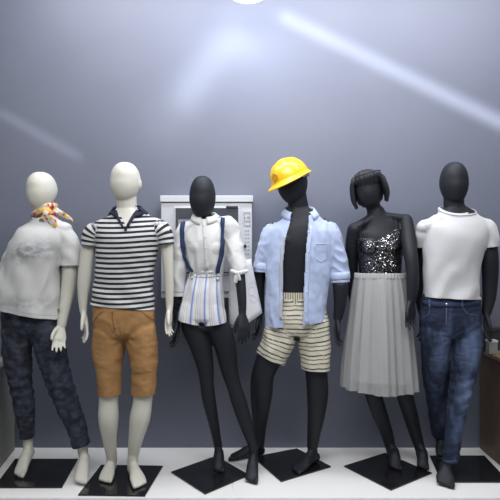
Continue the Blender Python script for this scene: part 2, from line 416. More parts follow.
# ---------------------------------------------------------------- garments
def garment(name, lofts, cuts, mat, parent, voxel=.007, it=6, fold=None, drop=None, bis=(), attrs=None, thick=.003, blobs=()):
    """Union of lofts -> one cloth surface, opened at CUTS [(loft index, plane point, outward normal)].
       fold(v, n, loft, along, around) -> displacement; drop(center) -> True to remove a face; bis extra planes; attrs(v, loft, along, across)->dict"""
    V, F = [], []
    for l in lofts: l.mesh(V, F)
    for c, r in blobs: blob(c, r, V, F)
    me = temp_eval(mesh_from(V, F), [('REMESH', dict(mode='VOXEL', voxel_size=voxel * .8)), ('SMOOTH', dict(factor=.5, iterations=it + 1))])
    n = len(me.vertices); co = np.empty(n * 3); me.vertices.foreach_get('co', co); co = co.reshape(-1, 3)
    def classify(co):
        best = np.full(len(co), 1e9); L_ = np.zeros(len(co), int); A_ = np.zeros(len(co)); X_ = np.zeros(len(co)); TH = np.zeros(len(co))
        for li, l in enumerate(lofts):
            for i in range(len(l.c)):
                if i < 4 and (l.c[i] - l.p0).dot(l.t0) < -1e-6: continue
                c = np.array(l.c[i]); d = co - c; t = np.array(l.T[i]); R = np.array(l.R[i]); Fv = np.array(l.F[i])
                a = d @ t; x = d @ R; y = d @ Fv
                dist = np.sqrt((x / l.a[i]) ** 2 + (y / l.b[i]) ** 2 + (a / .5 / min(l.a[i], l.b[i])) ** 2)
                mk = dist < best
                best[mk] = dist[mk]; L_[mk] = li; A_[mk] = l.L[i] + a[mk]; X_[mk] = x[mk]; TH[mk] = np.arctan2(y[mk], x[mk])
        return L_, A_, X_, TH
    L_, A_, X_, TH = classify(co)
    if fold:
        nrm = np.empty(n * 3); me.vertices.foreach_get('normal', nrm); nrm = nrm.reshape(-1, 3)
        for i in range(n):
            co[i] += nrm[i] * fold(co[i], nrm[i], L_[i], A_[i], TH[i])
        me.vertices.foreach_set('co', co.ravel()); me.update()
    bm = bmesh.new(); bm.from_mesh(me); bpy.data.meshes.remove(me)
    lay = bm.verts.layers.int.new('loftid')
    bm.verts.ensure_lookup_table()
    for v, l in zip(bm.verts, L_): v[lay] = int(l)
    for li, p, nn in cuts:
        p = Vector(p); nn = Vector(nn).normalized()
        own = (li,) if isinstance(li, int) else li
        fs = [f for f in bm.faces if sum(v[lay] in own for v in f.verts) >= 2 and abs((f.calc_center_median() - p).dot(nn)) < .05]
        es = {e for f in fs for e in f.edges}; vs = {v for f in fs for v in f.verts}
        bmesh.ops.bisect_plane(bm, geom=list(vs) + list(es) + fs, plane_co=p, plane_no=nn, dist=1e-5)
        for v in bm.verts:
            if v[lay] == 0 and v.link_faces and not v.is_boundary: pass
        dl = []
        for f in bm.faces:
            cm = f.calc_center_median()
            if (cm - p).dot(nn) > 1e-5 and sum(v[lay] in own for v in f.verts) * 2 >= len(f.verts) and (cm - p).length < .6: dl.append(f)
        bmesh.ops.delete(bm, geom=dl, context='FACES')
    for p, nn in bis:
        bmesh.ops.bisect_plane(bm, geom=list(bm.verts) + list(bm.edges) + list(bm.faces), plane_co=Vector(p), plane_no=Vector(nn), dist=1e-5)
    if drop:
        bmesh.ops.delete(bm, geom=[f for f in bm.faces if drop(f.calc_center_median())], context='FACES')
    # keep the largest island
    bm.faces.ensure_lookup_table(); seen = set(); best = []
    comps = []
    for f in bm.faces:
        if f.index in seen: continue
        st = [f]; seen.add(f.index); comp = []
        while st:
            g = st.pop(); comp.append(g)
            for e in g.edges:
                for h in e.link_faces:
                    if h.index not in seen: seen.add(h.index); st.append(h)
        comps.append(comp)
    comps.sort(key=len, reverse=True)
    small = [f for cmp_ in comps if len(cmp_) < .05 * len(comps[0]) for f in cmp_]
    if small: bmesh.ops.delete(bm, geom=small, context='FACES')
    me = bpy.data.meshes.new(name); bm.to_mesh(me); bm.free()
    n = len(me.vertices); co = np.empty(n * 3); me.vertices.foreach_get('co', co); co = co.reshape(-1, 3)
    L_, A_, X_, TH = classify(co)
    dat = {'along': A_, 'across': X_}
    if attrs: dat.update(attrs(co, L_, A_, X_, TH))
    if 'loftid' in me.attributes: me.attributes.remove(me.attributes['loftid'])
    for k, arr in dat.items():
        at = me.attributes.new(k, 'FLOAT', 'POINT'); at.data.foreach_set('value', np.ascontiguousarray(arr, dtype=np.float32))
    me.shade_smooth()
    o = link(name, me, mat, parent)
    sm = o.modifiers.new('t', 'SOLIDIFY'); sm.thickness = thick; sm.offset = -1
    dg = bpy.context.evaluated_depsgraph_get(); dg.update()
    o['_tmp'] = 0; del o['_tmp']
    bvh = BVHTree.FromPolygons([v.co[:] for v in me.vertices], [p.vertices[:] for p in me.polygons])
    return o, bvh

CAM = Vector((0, 0, CZ))
def hit(bvh, px, py, off=.003, far=3.2):
    d = (P(px, py, 1.0) - CAM).normalized(); r = bvh.ray_cast(CAM, d)
    if r[0] is None:
        q = bvh.find_nearest(P(px, py, far)); r = q
    nn = r[1]; 
    if nn.dot(d) > 0: nn = -nn
    return r[0] + nn * off, nn
def ribbon_on(name, bvh, pts, w_px, mat, parent, off=.004, thick=.0025, sub=6, far=3.2):
    """cloth strip lying on a garment along pixel points"""
    C = []
    n = len(pts)
    for i in range(n - 1):
        for j in range(sub):
            t = j / sub; C.append((pts[i][0] * (1 - t) + pts[i + 1][0] * t, pts[i][1] * (1 - t) + pts[i + 1][1] * t))
    C.append(pts[-1]); V, F = [], []
    for i, (x, y) in enumerate(C):
        a = C[max(0, i - 1)]; b = C[min(len(C) - 1, i + 1)]; dx, dy = b[0] - a[0], b[1] - a[1]; l = math.hypot(dx, dy) or 1
        nx, ny = -dy / l * w_px / 2, dx / l * w_px / 2
        for s in (-1, 0, 1): V.append(hit(bvh, x + nx * s, y + ny * s, off, far)[0])
    for i in range(len(C) - 1):
        for k in range(2):
            a = i * 3 + k; F.append((a, a + 1, a + 4, a + 3))
    me = mesh_from(V, F); o = link(name, me, mat, parent)
    m = o.modifiers.new('t', 'SOLIDIFY'); m.thickness = thick; m.offset = 0
    return o
def strip_between(name, bvhs, inner, outer, mat, parent, off=.006, thick=.003, far=3.1, n=14, m=4):
    """cloth flap spanning two pixel curves, laid on whatever is nearest under it"""
    def at(c, t):
        q = t * (len(c) - 1); i = min(int(q), len(c) - 2); f = q - i; return c[i][0] * (1 - f) + c[i + 1][0] * f, c[i][1] * (1 - f) + c[i + 1][1] * f
    V, F = [], []
    for i in range(n + 1):
        a, b = at(inner, i / n), at(outer, i / n)
        for k in range(m + 1):
            x = a[0] + (b[0] - a[0]) * k / m; y = a[1] + (b[1] - a[1]) * k / m
            V.append(min((hit(v, x, y, off + .004 * math.sin(PI * k / m), far)[0] for v in bvhs), key=lambda p: p.y))
    for i in range(n):
        for k in range(m):
            a = i * (m + 1) + k; F.append((a, a + 1, a + m + 2, a + m + 1))
    o = link(name, mesh_from(V, F), mat, parent); md = o.modifiers.new('t', 'SOLIDIFY'); md.thickness = thick; md.offset = 0
    return o
def disc_on(name, bvh, px, py, r, mat, parent, off=.004, h=.004, far=3.2):
    p, nn = hit(bvh, px, py, off, far); bm = bmesh.new()
    bmesh.ops.create_cone(bm, cap_ends=True, segments=16, radius1=r, radius2=r * .8, depth=h)
    bmesh.ops.transform(bm, matrix=Matrix.Translation(p) @ nn.to_track_quat('Z', 'Y').to_matrix().to_4x4(), verts=bm.verts)
    return bm_obj(name, bm, mat, parent, True)
def nz(v, s, seed=0):
    return noise.noise(Vector((v[0] * s + seed, v[1] * s - seed, v[2] * s + seed * .7)))
def wr(v, s, seed=0, st=(1, 1, 1)):
    """sharp cloth creases"""
    return .5 - abs(noise.noise(Vector((v[0] * s * st[0] + seed, v[1] * s * st[1] - seed, v[2] * s * st[2] + seed * .7)))) * 2.2
def ring_mesh(st, ang0=0, ang1=2 * PI, n=64):
    """open strip around: st(theta) -> list of points from row 0 to last"""
    V, F = [], []; full = abs(ang1 - ang0 - 2 * PI) < 1e-6; rows = None
    m = n if full else n + 1
    for i in range(m):
        pts = st(ang0 + (ang1 - ang0) * i / n); rows = len(pts); V += pts
    for i in range(n):
        for k in range(rows - 1):
            a = i * rows + k; b = ((i + 1) % m) * rows + k; F.append((a, b, b + 1, a + 1))
    return V, F
def collar(name, c, rx, ry, h, drop, mat, parent, gap=.35, tip=.03, fade=.3, flare=.018, tilt=.0, frontdrop=.04):
    """shirt collar: stands round the neck, folds over, tips in front. c = ring centre at back height"""
    def st(th):
        # th from front-right gap round the back to the front-left; front is -Y
        x, y = math.sin(th), -math.cos(th); fr = (1 + math.cos(th)) / 2     # fr 1 at the front
        z = -frontdrop * fr ** 1.5 + tilt * x
        h_ = h * (1 - fade * fr ** .6); b = c + Vector((x * rx, y * ry, z - h_ * .55)); t = c + Vector((x * rx * .98, y * ry * .98, z + h_ * .45)); k = max(0, (fr - .55) / .45)
        t2 = c + Vector((x * (rx + .006), y * (ry + .006), z + h_ * .5))
        o = c + Vector((x * (rx + flare + .006 * k), y * (ry + flare + .004), z - drop * (1 - fade * .75 * k) - tip * k ** 2))
        return [b, t, t2, (t2 + o) / 2 + Vector((x, y, 0)) * .003, o]
    V, F = ring_mesh(st, gap, 2 * PI - gap, 56)
    o = link(name, mesh_from(V, F), mat, parent); m = o.modifiers.new('t', 'SOLIDIFY'); m.thickness = .003; m.offset = 0
    return o
def cuff_band(name, loft_like, mat, parent, h=.02, grow=.003):
    p, t, R, Fv, a, b = loft_like
    def st(th):
        q = R * math.cos(th) * (a + grow) + Fv * math.sin(th) * (b + grow)
        q2 = R * math.cos(th) * (a + grow + .002) + Fv * math.sin(th) * (b + grow + .002)
        return [p - t * h + q, p - t * h * .5 + q2, p + q2 * 1.0, p + t * .003 + q]
    V, F = ring_mesh(st, 0, 2 * PI, 40); o = link(name, mesh_from(V, F), mat, parent)
    m = o.modifiers.new('t', 'SOLIDIFY'); m.thickness = .002; m.offset = 0; return o
def end_frame(l):
    k = max(range(len(l.c)), key=lambda i: -(l.c[i] - l.p1).length)
    return (l.p1, l.t1, l.R[k], l.F[k], l.a[k], l.b[k])
def plate(parent, corners, name='base_plate'):
    c = sum(corners, Vector()) / 4; bm = bmesh.new()
    vs = [bm.verts.new(Vector((p.x, p.y, .001))) for p in corners]; vt = [bm.verts.new(Vector((p.x, p.y, .009))) for p in corners]
    bm.faces.new(vs[::-1]); bm.faces.new(vt)
    for i in range(4): bm.faces.new((vs[i], vs[(i + 1) % 4], vt[(i + 1) % 4], vt[i]))
    bmesh.ops.bevel(bm, geom=[e for e in bm.edges if abs(e.verts[0].co.z - e.verts[1].co.z) < 1e-5 and e.verts[0].co.z > .005], offset=.0015, segments=2, affect='EDGES')
    return bm_obj(name, bm, M['base'], parent)
def square(c, size, ang):
    u = Vector((math.cos(ang), math.sin(ang), 0)) * size / 2; v = Vector((-math.sin(ang), math.cos(ang), 0)) * size / 2
    c = Vector(c); return [c - u - v, c + u - v, c + u + v, c - u + v]

# ================================================================ SETTING
def build_setting():
    st = lambda o: tag(o, kind='structure')
    st(box('wall_back', (0, WALL_Y + .05, 1.45), (5.2, .1, 3.9), M['wall']))
    # raised white display platform and the paler floor in front of it
    bm = bmesh.new(); box_bm(bm, Vector((-1.39, 3.30, -.06)), (2.58, .75, .12), bev=.004); box_bm(bm, Vector((1.25, 3.30, -.06)), (2.70, .75, .12), bev=.004)
    st(bm_obj('trim_1', bm, M['floor']))
    st(box('trim_2', (0, 2.917, -.062), (5.2, .014, .116), plain('platform_edge_strip', (.6, .6, .58), rough=.5), bev=.003))
    st(box('floor', (0, .9, -.17), (5.2, 5.6, .1), plain('floor_tile', (.40, .40, .39), rough=.5)))
    st(box('ceiling', (0, .9, 3.45), (5.2, 5.6, .1), M['ceiling']))
    st(box('wall_left', (-2.65, .9, 1.45), (.1, 5.6, 3.9), M['side_wall'])); st(box('wall_right', (2.65, .9, 1.45), (.1, 5.6, 3.9), M['side_wall']))
build_setting()

# hanging round lamp
lp = P(248, -4, 3.28); lamp = empty('pendant_lamp', (lp.x, lp.y, 3.40))
tag(lamp, 'round white ceiling lamp glowing at the top edge above the mannequins', 'lamp')
bm = bmesh.new(); bmesh.ops.create_cone(bm, cap_ends=False, segments=40, radius1=.104, radius2=.07, depth=.09)
bmesh.ops.transform(bm, matrix=Matrix.Translation((lp.x, lp.y, lp.z + .045)), verts=bm.verts); o = bm_obj('lamp_shade', bm, M['white_metal'], lamp, True)
m_ = o.modifiers.new('t', 'SOLIDIFY'); m_.thickness = .004
me_ = plain('glowing_diffuser', (1, 1, 1), emis=14); bm = bmesh.new(); bmesh.ops.create_uvsphere(bm, u_segments=32, v_segments=12, radius=.096)
bmesh.ops.transform(bm, matrix=Matrix.Translation((lp.x, lp.y, lp.z + .004)) @ Matrix.Diagonal((1, 1, .16, 1)), verts=bm.verts); bm_obj('diffuser', bm, me_, lamp, True)
bm = bmesh.new(); bmesh.ops.create_cone(bm, cap_ends=True, segments=16, radius1=.008, radius2=.008, depth=3.40 - lp.z - .06)
bmesh.ops.transform(bm, matrix=Matrix.Translation((lp.x, lp.y, (3.40 + lp.z + .06) / 2)), verts=bm.verts); bm_obj('rod', bm, M['white_metal'], lamp, True)

# ---------------------------------------------------------------- counters
cb = empty('display_counter', (1.95, 3.28, 0)); tag(cb, 'low brown wooden counter at the right edge beside the jeans mannequin', 'counter')
box('cabinet', (1.94, 3.33, .327), (.78, .62, .650), M['counter_brown'], cb, bev=.004)
box('counter_top', (1.935, 3.325, .665), (.80, .64, .026), M['counter_tan'], cb, bev=.004)
cg = empty('grey_counter', (-1.93, 3.28, 0)); tag(cg, 'low grey counter at the left edge behind the dark jeans', 'counter')
box('cabinet', (-1.90, 3.27, .30), (.74, .60, .596), M['counter_grey'], cg, rz=.14, bev=.004)
box('counter_top', (-1.90, 3.27, .612), (.76, .62, .024), M['counter_grey'], cg, rz=.14, bev=.004)
def carton(name, px, py0, py1, D, w, d, mat, label, lidmat):
    h = (py1 - py0) / FPX * D; x = (px - CX) / FPX * D; zb = .679
    c = empty(name, (x, D + d / 2, zb)); tag(c, label, 'box')
    box('carton_body', (x, D + d / 2, zb + h * .42), (w, d, h * .82), mat, c, bev=.003)
    box('lid', (x, D + d / 2, zb + h * .915), (w + .006, d + .006, h * .16), lidmat, c, bev=.003)
carton('small_box', 493.5, 338, 352, 3.42, .055, .05, M['mid_grey'], 'small pale grey box on the brown counter beside the hand', M['white_metal'])
carton('small_box', 484.5, 330, 350, 3.52, .045, .05, M['dark_box'], 'small black box at the back corner of the brown counter', M['dark_box'])
carton('dark_case', 502, 327, 350, 3.54, .13, .06, M['dark_box'], 'dark case on the brown counter behind the small grey box', M['dark_box'])

# ---------------------------------------------------------------- white wall cabinet behind the suspenders mannequin
wc = empty('wall_cabinet', P(206, 298, 3.56)); tag(wc, 'white wall cabinet with a dark window behind the suspenders mannequin', 'wall cabinet')
D = 3.50
def px_box(name, x0, y0, x1, y1, D, th, mat, parent, bev=.002):
    a = P(x0, y0, D); b = P(x1, y1, D); return box(name, ((a.x + b.x) / 2, D + th / 2, (a.z + b.z) / 2), (abs(b.x - a.x), th, abs(a.z - b.z)), mat, parent, bev=bev)
px_box('cabinet_body', 161, 202, 252, 298, D, WALL_Y - D, M['white_metal'], wc, .004)
px_box('top_cap', 160, 195.5, 253, 202, D - .012, WALL_Y - D + .012, M['white_metal'], wc, .004)
px_box('seam', 161.5, 201.6, 252, 202.8, D - .003, .006, M['dark_line'], wc, .0005)
fr = px_box('window_surround', 174, 206.5, 239.5, 275, D - .010, .012, M['white_metal'], wc, .006)
px_box('pane', 175.5, 208, 238.3, 273, D - .013, .006, M['grey_panel'], fr, .002)
px_box('inner_shelf', 178, 219.5, 235, 272, D - .0145, .003, M['mid_grey'], fr, .001)
px_box('handle', 226, 206, 238, 207.6, D - .022, .012, M['dark_line'], wc, .001)
cp = px_box('control_strip', 243, 210, 251, 262, D - .004, .006, M['white_metal'], wc, .001)
bm = bmesh.new()
for x0, y0, x1, y1 in [(244, 212.5, 250, 213.2), (244, 217.3, 245.5, 218.2), (247, 216.6, 249, 218.4), (249.6, 212.5, 250.1, 226), (244, 212.5, 244.5, 226), (245, 221, 250, 221.6), (245, 225.5, 250, 226.2)] + [(245 + i * 2.6, 230 + j * 3.9, 246.5 + i * 2.6, 231.2 + j * 3.9) for i in range(2) for j in range(7)]:
    a = P(x0, y0, D); b = P(x1, y1, D); box_bm(bm, Vector(((a.x + b.x) / 2, D - .0055, (a.z + b.z) / 2)), (abs(b.x - a.x), .002, abs(a.z - b.z)))
bm_obj('control_print', bm, M['print'], cp)
disc = bmesh.new(); bmesh.ops.create_cone(disc, cap_ends=True, segments=20, radius1=.011, radius2=.009, depth=.012)
bmesh.ops.transform(disc, matrix=Matrix.Translation(P(245, 246, D - .009)) @ Matrix.Rotation(PI / 2, 4, 'X'), verts=disc.verts); bm_obj('knob', disc, M['dark_line'], wc, True)
px_box('bottom_seam', 161.5, 291, 252, 292, D - .003, .006, M['mid_grey'], wc, .0005)

# ================================================================ MANNEQUINS
X_ = Vector((1, 0, 0)); Y_ = Vector((0, 1, 0)); Z_ = Vector((0, 0, 1))
def finish_body(root, V, F, mat, voxel=.0046):
    return link('body', body_mesh(V, F, voxel), mat, root)
def calf_leg(D, rows): return Loft(ST(D, *rows), sub=5, seg=24)

# ---------- 1: ivory female, white printed tee, scarf, dark jeans
def mannequin_scarf():
    c = G(40, 470); root = empty('mannequin', (c.x, 3.2, 0))
    tag(root, 'ivory mannequin in a loose white tee, colourful neck scarf and dark jeans', 'mannequin')
    D = 3.2; V, F = [], []
    Loft(ST(D, (33, 332, 19, .08), (33, 320, 24, .10), (34, 300, 22, .095), (38, 275, 18, .085), (42, 250, 20, .10), (45, 234, 22, .095), (46, 224, 20, .07), (46, 219, 10, .055)), ex=2.2, cap=.4).mesh(V, F)
    for x in (34, 47): blob(P(x, 250, D - .05), (.045, .045, .05), V, F)
    gird(D, (27, 234), (45, 222), (66, 229), 5.5, .05).mesh(V, F)
    tube(V, F, [P(46, 226, D + .01), P(45, 212, D), P(43, 200, D - .01)], [.055, .047, .05])
    head_geo(V, F, P(41.3, 190.5, D - .015), .077, .104, .109, yaw=-.35, roll=-.05, pitch=.03)
    # image-right arm
    Loft(ST(D, (66, 231, 7.5), (70, 250, 7.3), (70, 270, 7.3), (68, 290, 6.9), (64.5, 308, 5.6, None, -.02), (61.5, 325, 4.6, None, -.04))).mesh(V, F)
    hand_geo(V, F, P(61, 326, D - .045), P(57.5, 355, D - .13), (-.8, -.5, 0), palm=-1, curl=12)
    # image-left arm goes behind the hip
    Loft(ST(D + .02, (26, 232, 7), (15, 252, 6.8, None, .04), (3, 278, 6.2, None, .09), (-1, 288, 5.8, None, .10), (8, 303, 5, None, .11), (16, 314, 4.2, None, .10))).mesh(V, F)
    hand_geo(V, F, P(16, 315, D + .12), P(30, 328, D + .15), (.2, 0, 1), palm=1, curl=10)
    for rows in (((20, 332, 12), (18, 356, 11), (22, 385, 9.5, None, .03), (24, 408, 8.2, None, .06), (27, 432, 5.2, None, .09), (28, 447, 4.6, None, .10)),
                 ((46, 332, 12.5), (52, 356, 11.5), (60, 384, 9.5), (69, 410, 8.2, None, .02), (78, 435, 5.4, None, .04), (83, 452, 4.8, None, .06))):
        Loft(ST(D, *rows)).mesh(V, F)
    foot_geo(V, F, P(28, 450, 3.31), Vector((P(33, 460, 3.35).x, 3.34, .085)), Vector((G(20, 478).x, 3.14, .010)), w=.036, ra=.028)
    foot_geo(V, F, P(83.5, 455, 3.26), Vector((P(87, 470, 3.29).x, 3.27, .065)), Vector((G(80, 487).x, 3.05, .010)), w=.038, ra=.029)
    finish_body(root, V, F, M['white_skin'])
    # jeans
    hips = Loft(ST(D, (32, 330, 25, .10), (31.5, 320, 30, .118), (33, 304, 27, .11)), sub=5, cap=.4)
    lg = Loft(ST(D, (18, 330, 15.5, .095), (17, 352, 14, .09, .01), (20, 378, 11.5, .072, .03), (23.5, 402, 10.5, .062, .05), (26.5, 424, 8, .048, .08), (27.3, 439, 6.8, .042, .09)), sub=6, caps=(True, False))
    rg = Loft(ST(D, (46, 330, 16, .095), (51, 352, 15, .09), (58, 378, 13.2, .078), (67, 402, 12, .07, .02), (76, 425, 10, .056, .03), (82, 446, 9, .05, .05)), sub=6, caps=(True, False))
    def fold(v, n, l, a, th): return .004 * wr(v, 12, 2, (1, 1, 1.4)) + .004 * nz(v, 14, 2) + .004 * nz((v[0], v[1], v[2] * 2.2), 22, 9) + .004 * math.sin(v[2] * 95 + 3 * nz(v, 9)) * math.exp(-((v[2] - .53) / .09) ** 2)
    j, bv = garment('jeans', [hips, lg, rg], [(0, hips.p1, hips.t1), (1, lg.p1 - lg.t1 * .012, lg.t1), (2, rg.p1 - rg.t1 * .012, rg.t1)], M['jeans_dark'], root, fold=fold)
    ribbon_on('side_seam', bv, [(60, 330), (66, 360), (74, 395), (84, 425), (89, 444)], .8, M['jeans_seam'], j, off=.001, thick=.001)
    ribbon_on('fly', bv, [(30, 318), (30, 326), (28, 334)], 1.0, M['jeans_seam'], j, off=.001, thick=.001)
    # tee
    tor = Loft(ST(D - .005, (26.5, 326, 37, .155), (27, 313, 34.5, .15), (28, 292, 31.5, .148), (32, 270, 28, .150), (37, 252, 26, .152), (43, 236, 25, .125), (45, 226, 19, .088), (45, 218, 12, .07), (45, 212, 11, .06)), sub=6, seg=36, caps=(False, False))
    rs = Loft(ST(D, (62, 232, 9, .06), (68, 241, 10.5, .065), (71, 255, 11.2, .066), (71.5, 267.5, 11.2, .064)), sub=5, caps=(True, False))
    gd = gird(D, (27, 234), (45, 222), (66, 229), 6.5, .062)
    ls = Loft(ST(D + .02, (29, 234, 8, .06), (20, 243, 9, .06, .03), (10, 262, 8.5, .055, .07), (3, 277, 8, .052, .09), (-1, 286, 8, .052, .10)), sub=5, caps=(True, False))
    def fold2(v, n, l, a, th):
        if l == 0:
            g = min(1, max(0, (1.45 - v[2]) / .3))
            q = v[0] * 40 + v[2] * 14 + 3.0 * nz(v, 5, 3)
            return g * (.0045 * math.sin(q) + .006 * nz((v[0] * 2.2, v[1] * 2.2, v[2]), 8, 1)) + .005 * g * wr((v[0] - v[2] * .4, v[1], v[2]), 8, 6, (1.5, 1, .5))
        return .002 * math.sin(v[2] * 60 + v[0] * 60 + 3 * nz(v, 8)) + .002 * nz(v, 16)
    def att(co, L_, A_, X_, TH):
        u = co[:, 2]; xx = co[:, 0]
        c1 = P(38, 252, D); c2 = P(30, 301, D)
        f = np.exp(-((u - c1.z - .15 * (xx - c1.x)) / .055) ** 2) * np.exp(-((xx - c1.x) / .13) ** 2) + .6 * np.exp(-((u - c2.z) / .04) ** 2) * np.exp(-((xx - c2.x) / .16) ** 2)
        return {'fade': f * (L_ == 0)}
    hem_p = P(30, 316.5, D - .12); hem_n = Vector((-.20, 0, -1))
    t, bt = garment('t_shirt', [tor, rs, ls, gd], [(0, hem_p, hem_n), ((0, 3), P(46, 214, D), (-.08, -.35, 1)), (1, rs.p1 - rs.t1 * .012, rs.t1), (2, ls.p1 - ls.t1 * .012, ls.t1)], M['print_tee'], root, fold=fold2, attrs=att,
                    blobs=[(P(29, 254, D - .052), (.085, .088, .075)), (P(43, 254, D - .052), (.085, .088, .075))])
    ribbon_on('hem_stitching', bt, [(3, 306), (15, 310.5), (30, 313.5), (45, 315), (56, 315.5)], .7, M['print_soft'], t, off=.0005, thick=.001)
    # scarf: twisted wrap, knot and tails
    V, F = [], []; cc = P(45.5, 212, D - .002); pts = []; rr = []
    for k in range(25):
        th = 2 * PI * k / 24; pts.append(cc + Vector((.066 * math.sin(th), -.060 * math.cos(th), .012 * math.sin(th * 2 + 1) - .012 * math.cos(th)))); rr.append(.019 + .003 * math.sin(5 * th))
    Loft([(p, r, r * .8) for p, r in zip(pts, rr)], side=(0, 0, 1), sub=3, seg=14).mesh(V, F)
    pts = [cc + Vector((.060 * math.sin(2 * PI * k / 24), -.054 * math.cos(2 * PI * k / 24), .030 + .008 * math.sin(2 * PI * k / 24))) for k in range(25)]
    Loft([(p, .017, .012) for p in pts], side=(0, 0, 1), sub=3, seg=12).mesh(V, F)
    blob(P(46, 214, D - .082), (.022, .018, .022), V, F)
    Loft(ST(D - .085, (46, 215, 2.2, .009), (50, 219, 4.2, .007, .005), (54, 224, 3.6, .006, .012), (55.5, 227, 1.6, .004, .012)), side=(1, 0, 1), sub=4).mesh(V, F)
    Loft(ST(D - .085, (45, 215, 2.2, .009), (43, 220, 3.8, .007, .003), (41.5, 224.5, 2.6, .005, .01)), side=(1, 0, .3), sub=4).mesh(V, F)
    Loft([(P(55, 209, D - .01), .012, .014), (P(62, 214, D + .005), .012, .016), (P(69, 218, D + .015), .008, .012), (P(73, 221.5, D + .02), .003, .006)], side=(0, 1, 0), sub=4).mesh(V, F)
    me = temp_eval(mesh_from(V, F), [('REMESH', dict(mode='VOXEL', voxel_size=.004)), ('SMOOTH', dict(factor=.5, iterations=2))]); me.shade_smooth(); link('scarf', me, M['scarf'], root)
    tuck(root, [bv, bt]); plate(root, [G(-6, 488.5), G(62, 488.5), G(78, 460), G(15, 460)])
    return root
mannequin_scarf()

# ---------- 2: ivory male, striped polo, tan shorts
def mannequin_polo():
    c = G(122, 481); root = empty('mannequin', (c.x, 3.15, 0))
    tag(root, 'ivory male mannequin in a black and white striped polo and tan shorts', 'mannequin')
    D = 3.14; V, F = [], []
    Loft(ST(D, (124, 332, 19, .08), (124, 320, 25, .10), (123, 303, 25, .10), (123, 282, 24, .095), (125, 258, 28, .11), (127, 240, 33, .118), (128, 226, 34, .10), (127, 217, 22, .075), (127, 211, 12, .06)), ex=2.3, cap=.4).mesh(V, F)
    gird(D, (97, 230), (127.5, 218.5), (160, 229), 4.6, .048).mesh(V, F)
    tube(V, F, [P(128, 222, D + .015), P(127, 209, D + .005), P(126, 193, D)], [.068, .060, .060])
    head_geo(V, F, P(125.3, 182, D - .01), .085, .108, .114, yaw=-.12, ear=True)
    Loft(ST(D, (94, 228, 8), (89, 243, 7.2), (86.5, 262, 6.9), (84.5, 280, 6.8), (83.2, 297, 5.2), (83.5, 311, 3.8))).mesh(V, F)
    hand_geo(V, F, P(83.5, 312, D - .005), P(89, 344, D - .04), (.5, -1, 0), palm=1, curl=13)
    Loft(ST(D, (161, 228, 8), (166, 243, 6.8), (168, 262, 5.6), (169.2, 280, 4.9), (169.5, 298, 4.2), (169.5, 309, 3.4))).mesh(V, F)
    hand_geo(V, F, P(169.5, 310, D - .01), P(167, 338, D - .05), (-.4, -1, 0), palm=-1, curl=13)
    for rows in (((110, 330, 13), (109, 360, 12), (109, 385, 10), (108.5, 402, 9.5), (108.5, 418, 10, .06), (109.5, 438, 7.2, None, .04), (111, 452, 5.6, None, .07), (112, 460, 5.2, None, .09)),
                 ((139, 330, 13), (143, 360, 12), (144, 385, 10), (142.5, 402, 9.6), (140, 418, 10.2, .06), (136, 438, 7.4, None, .02), (133.5, 452, 5.8, None, .05), (132.5, 462, 5.2, None, .06))):
        Loft(ST(D, *rows)).mesh(V, F)
    foot_geo(V, F, P(112, 460, 3.24), Vector((P(113, 470, 3.28).x, 3.285, .012)), Vector((G(105, 484).x, 3.07, .010)), w=.042)
    foot_geo.big = -1
    foot_geo(V, F, P(132.5, 464, 3.19), Vector((P(130, 470, 3.22).x, 3.24, .012)), Vector((G(142, 489).x, 3.01, .010)), w=.044)
    foot_geo.big = 1
    finish_body(root, V, F, M['white_skin'])
    hips = Loft(ST(D, (125, 331, 27, .11), (124, 321, 31, .122), (123.5, 300, 30, .115)), sub=5, ex=2.2, cap=.35)
    lg = Loft(ST(D, (110, 330, 16.5, .10), (108.5, 350, 16, .095), (109, 375, 12.5, .085), (110, 398, 11.2, .075)), sub=6, caps=(True, False))
    rg = Loft(ST(D, (140, 330, 16.5, .10), (143, 350, 14.8, .095), (144, 375, 13, .085), (143, 398, 11.5, .075)), sub=6, caps=(True, False))
    def fold(v, n, l, a, th):
        cr = P(126, 336, D)
        r = math.hypot(v[0] - cr.x, v[2] - cr.z); an = math.atan2(v[2] - cr.z, v[0] - cr.x)
        return .0025 * math.sin(an * 9 + 2 * nz(v, 6)) * math.exp(-(r / .12) ** 2) + .004 * wr((v[0], v[1], v[2] + v[0] * .5), 9, 5, (.8, 1, 1.5)) + .003 * nz(v, 13, 5) + .002 * nz((v[0], v[1], v[2] * 2), 30, 1)
    s, bs = garment('shorts', [hips, lg, rg], [(0, P(123, 304, D), (0, 0, 1)), (1, P(110, 394, D), (0, 0, -1)), (2, P(143, 394, D), (0, 0, -1))], M['khaki'], root, fold=fold)
    ribbon_on('fly', bs, [(112.5, 311), (112.5, 320), (115, 330)], 1.1, M['khaki_seam'], s, off=.0015, thick=.001)
    ribbon_on('pocket', bs, [(141, 311), (147, 316), (155, 321)], .9, M['khaki_seam'], s, off=.0015, thick=.001)
    ribbon_on('pocket', bs, [(103, 311), (97, 317), (92, 324)], .9, M['khaki_seam'], s, off=.0015, thick=.001)
    ribbon_on('knee_seam', bs, [(134, 373), (142, 373), (152, 371.5)], .8, M['khaki_seam'], s, off=.0015, thick=.001)
    tor = Loft(ST(D, (123, 314, 32.5, .125), (123, 302, 31.5, .125), (123.5, 286, 29.5, .12), (125, 268, 29, .125), (127, 250, 30.5, .132), (128, 237, 32.5, .130), (128.5, 227, 32, .112), (128, 218, 22, .09), (127, 211, 15, .08), (127, 203, 13, .072)), sub=6, seg=40, ex=2.2, caps=(False, False))
    ls = Loft(ST(D, (101, 228, 7, .06), (95, 231, 9.5, .07), (91, 238, 9, .07), (89.5, 248, 7.4, .064)), sub=5, caps=(True, False))
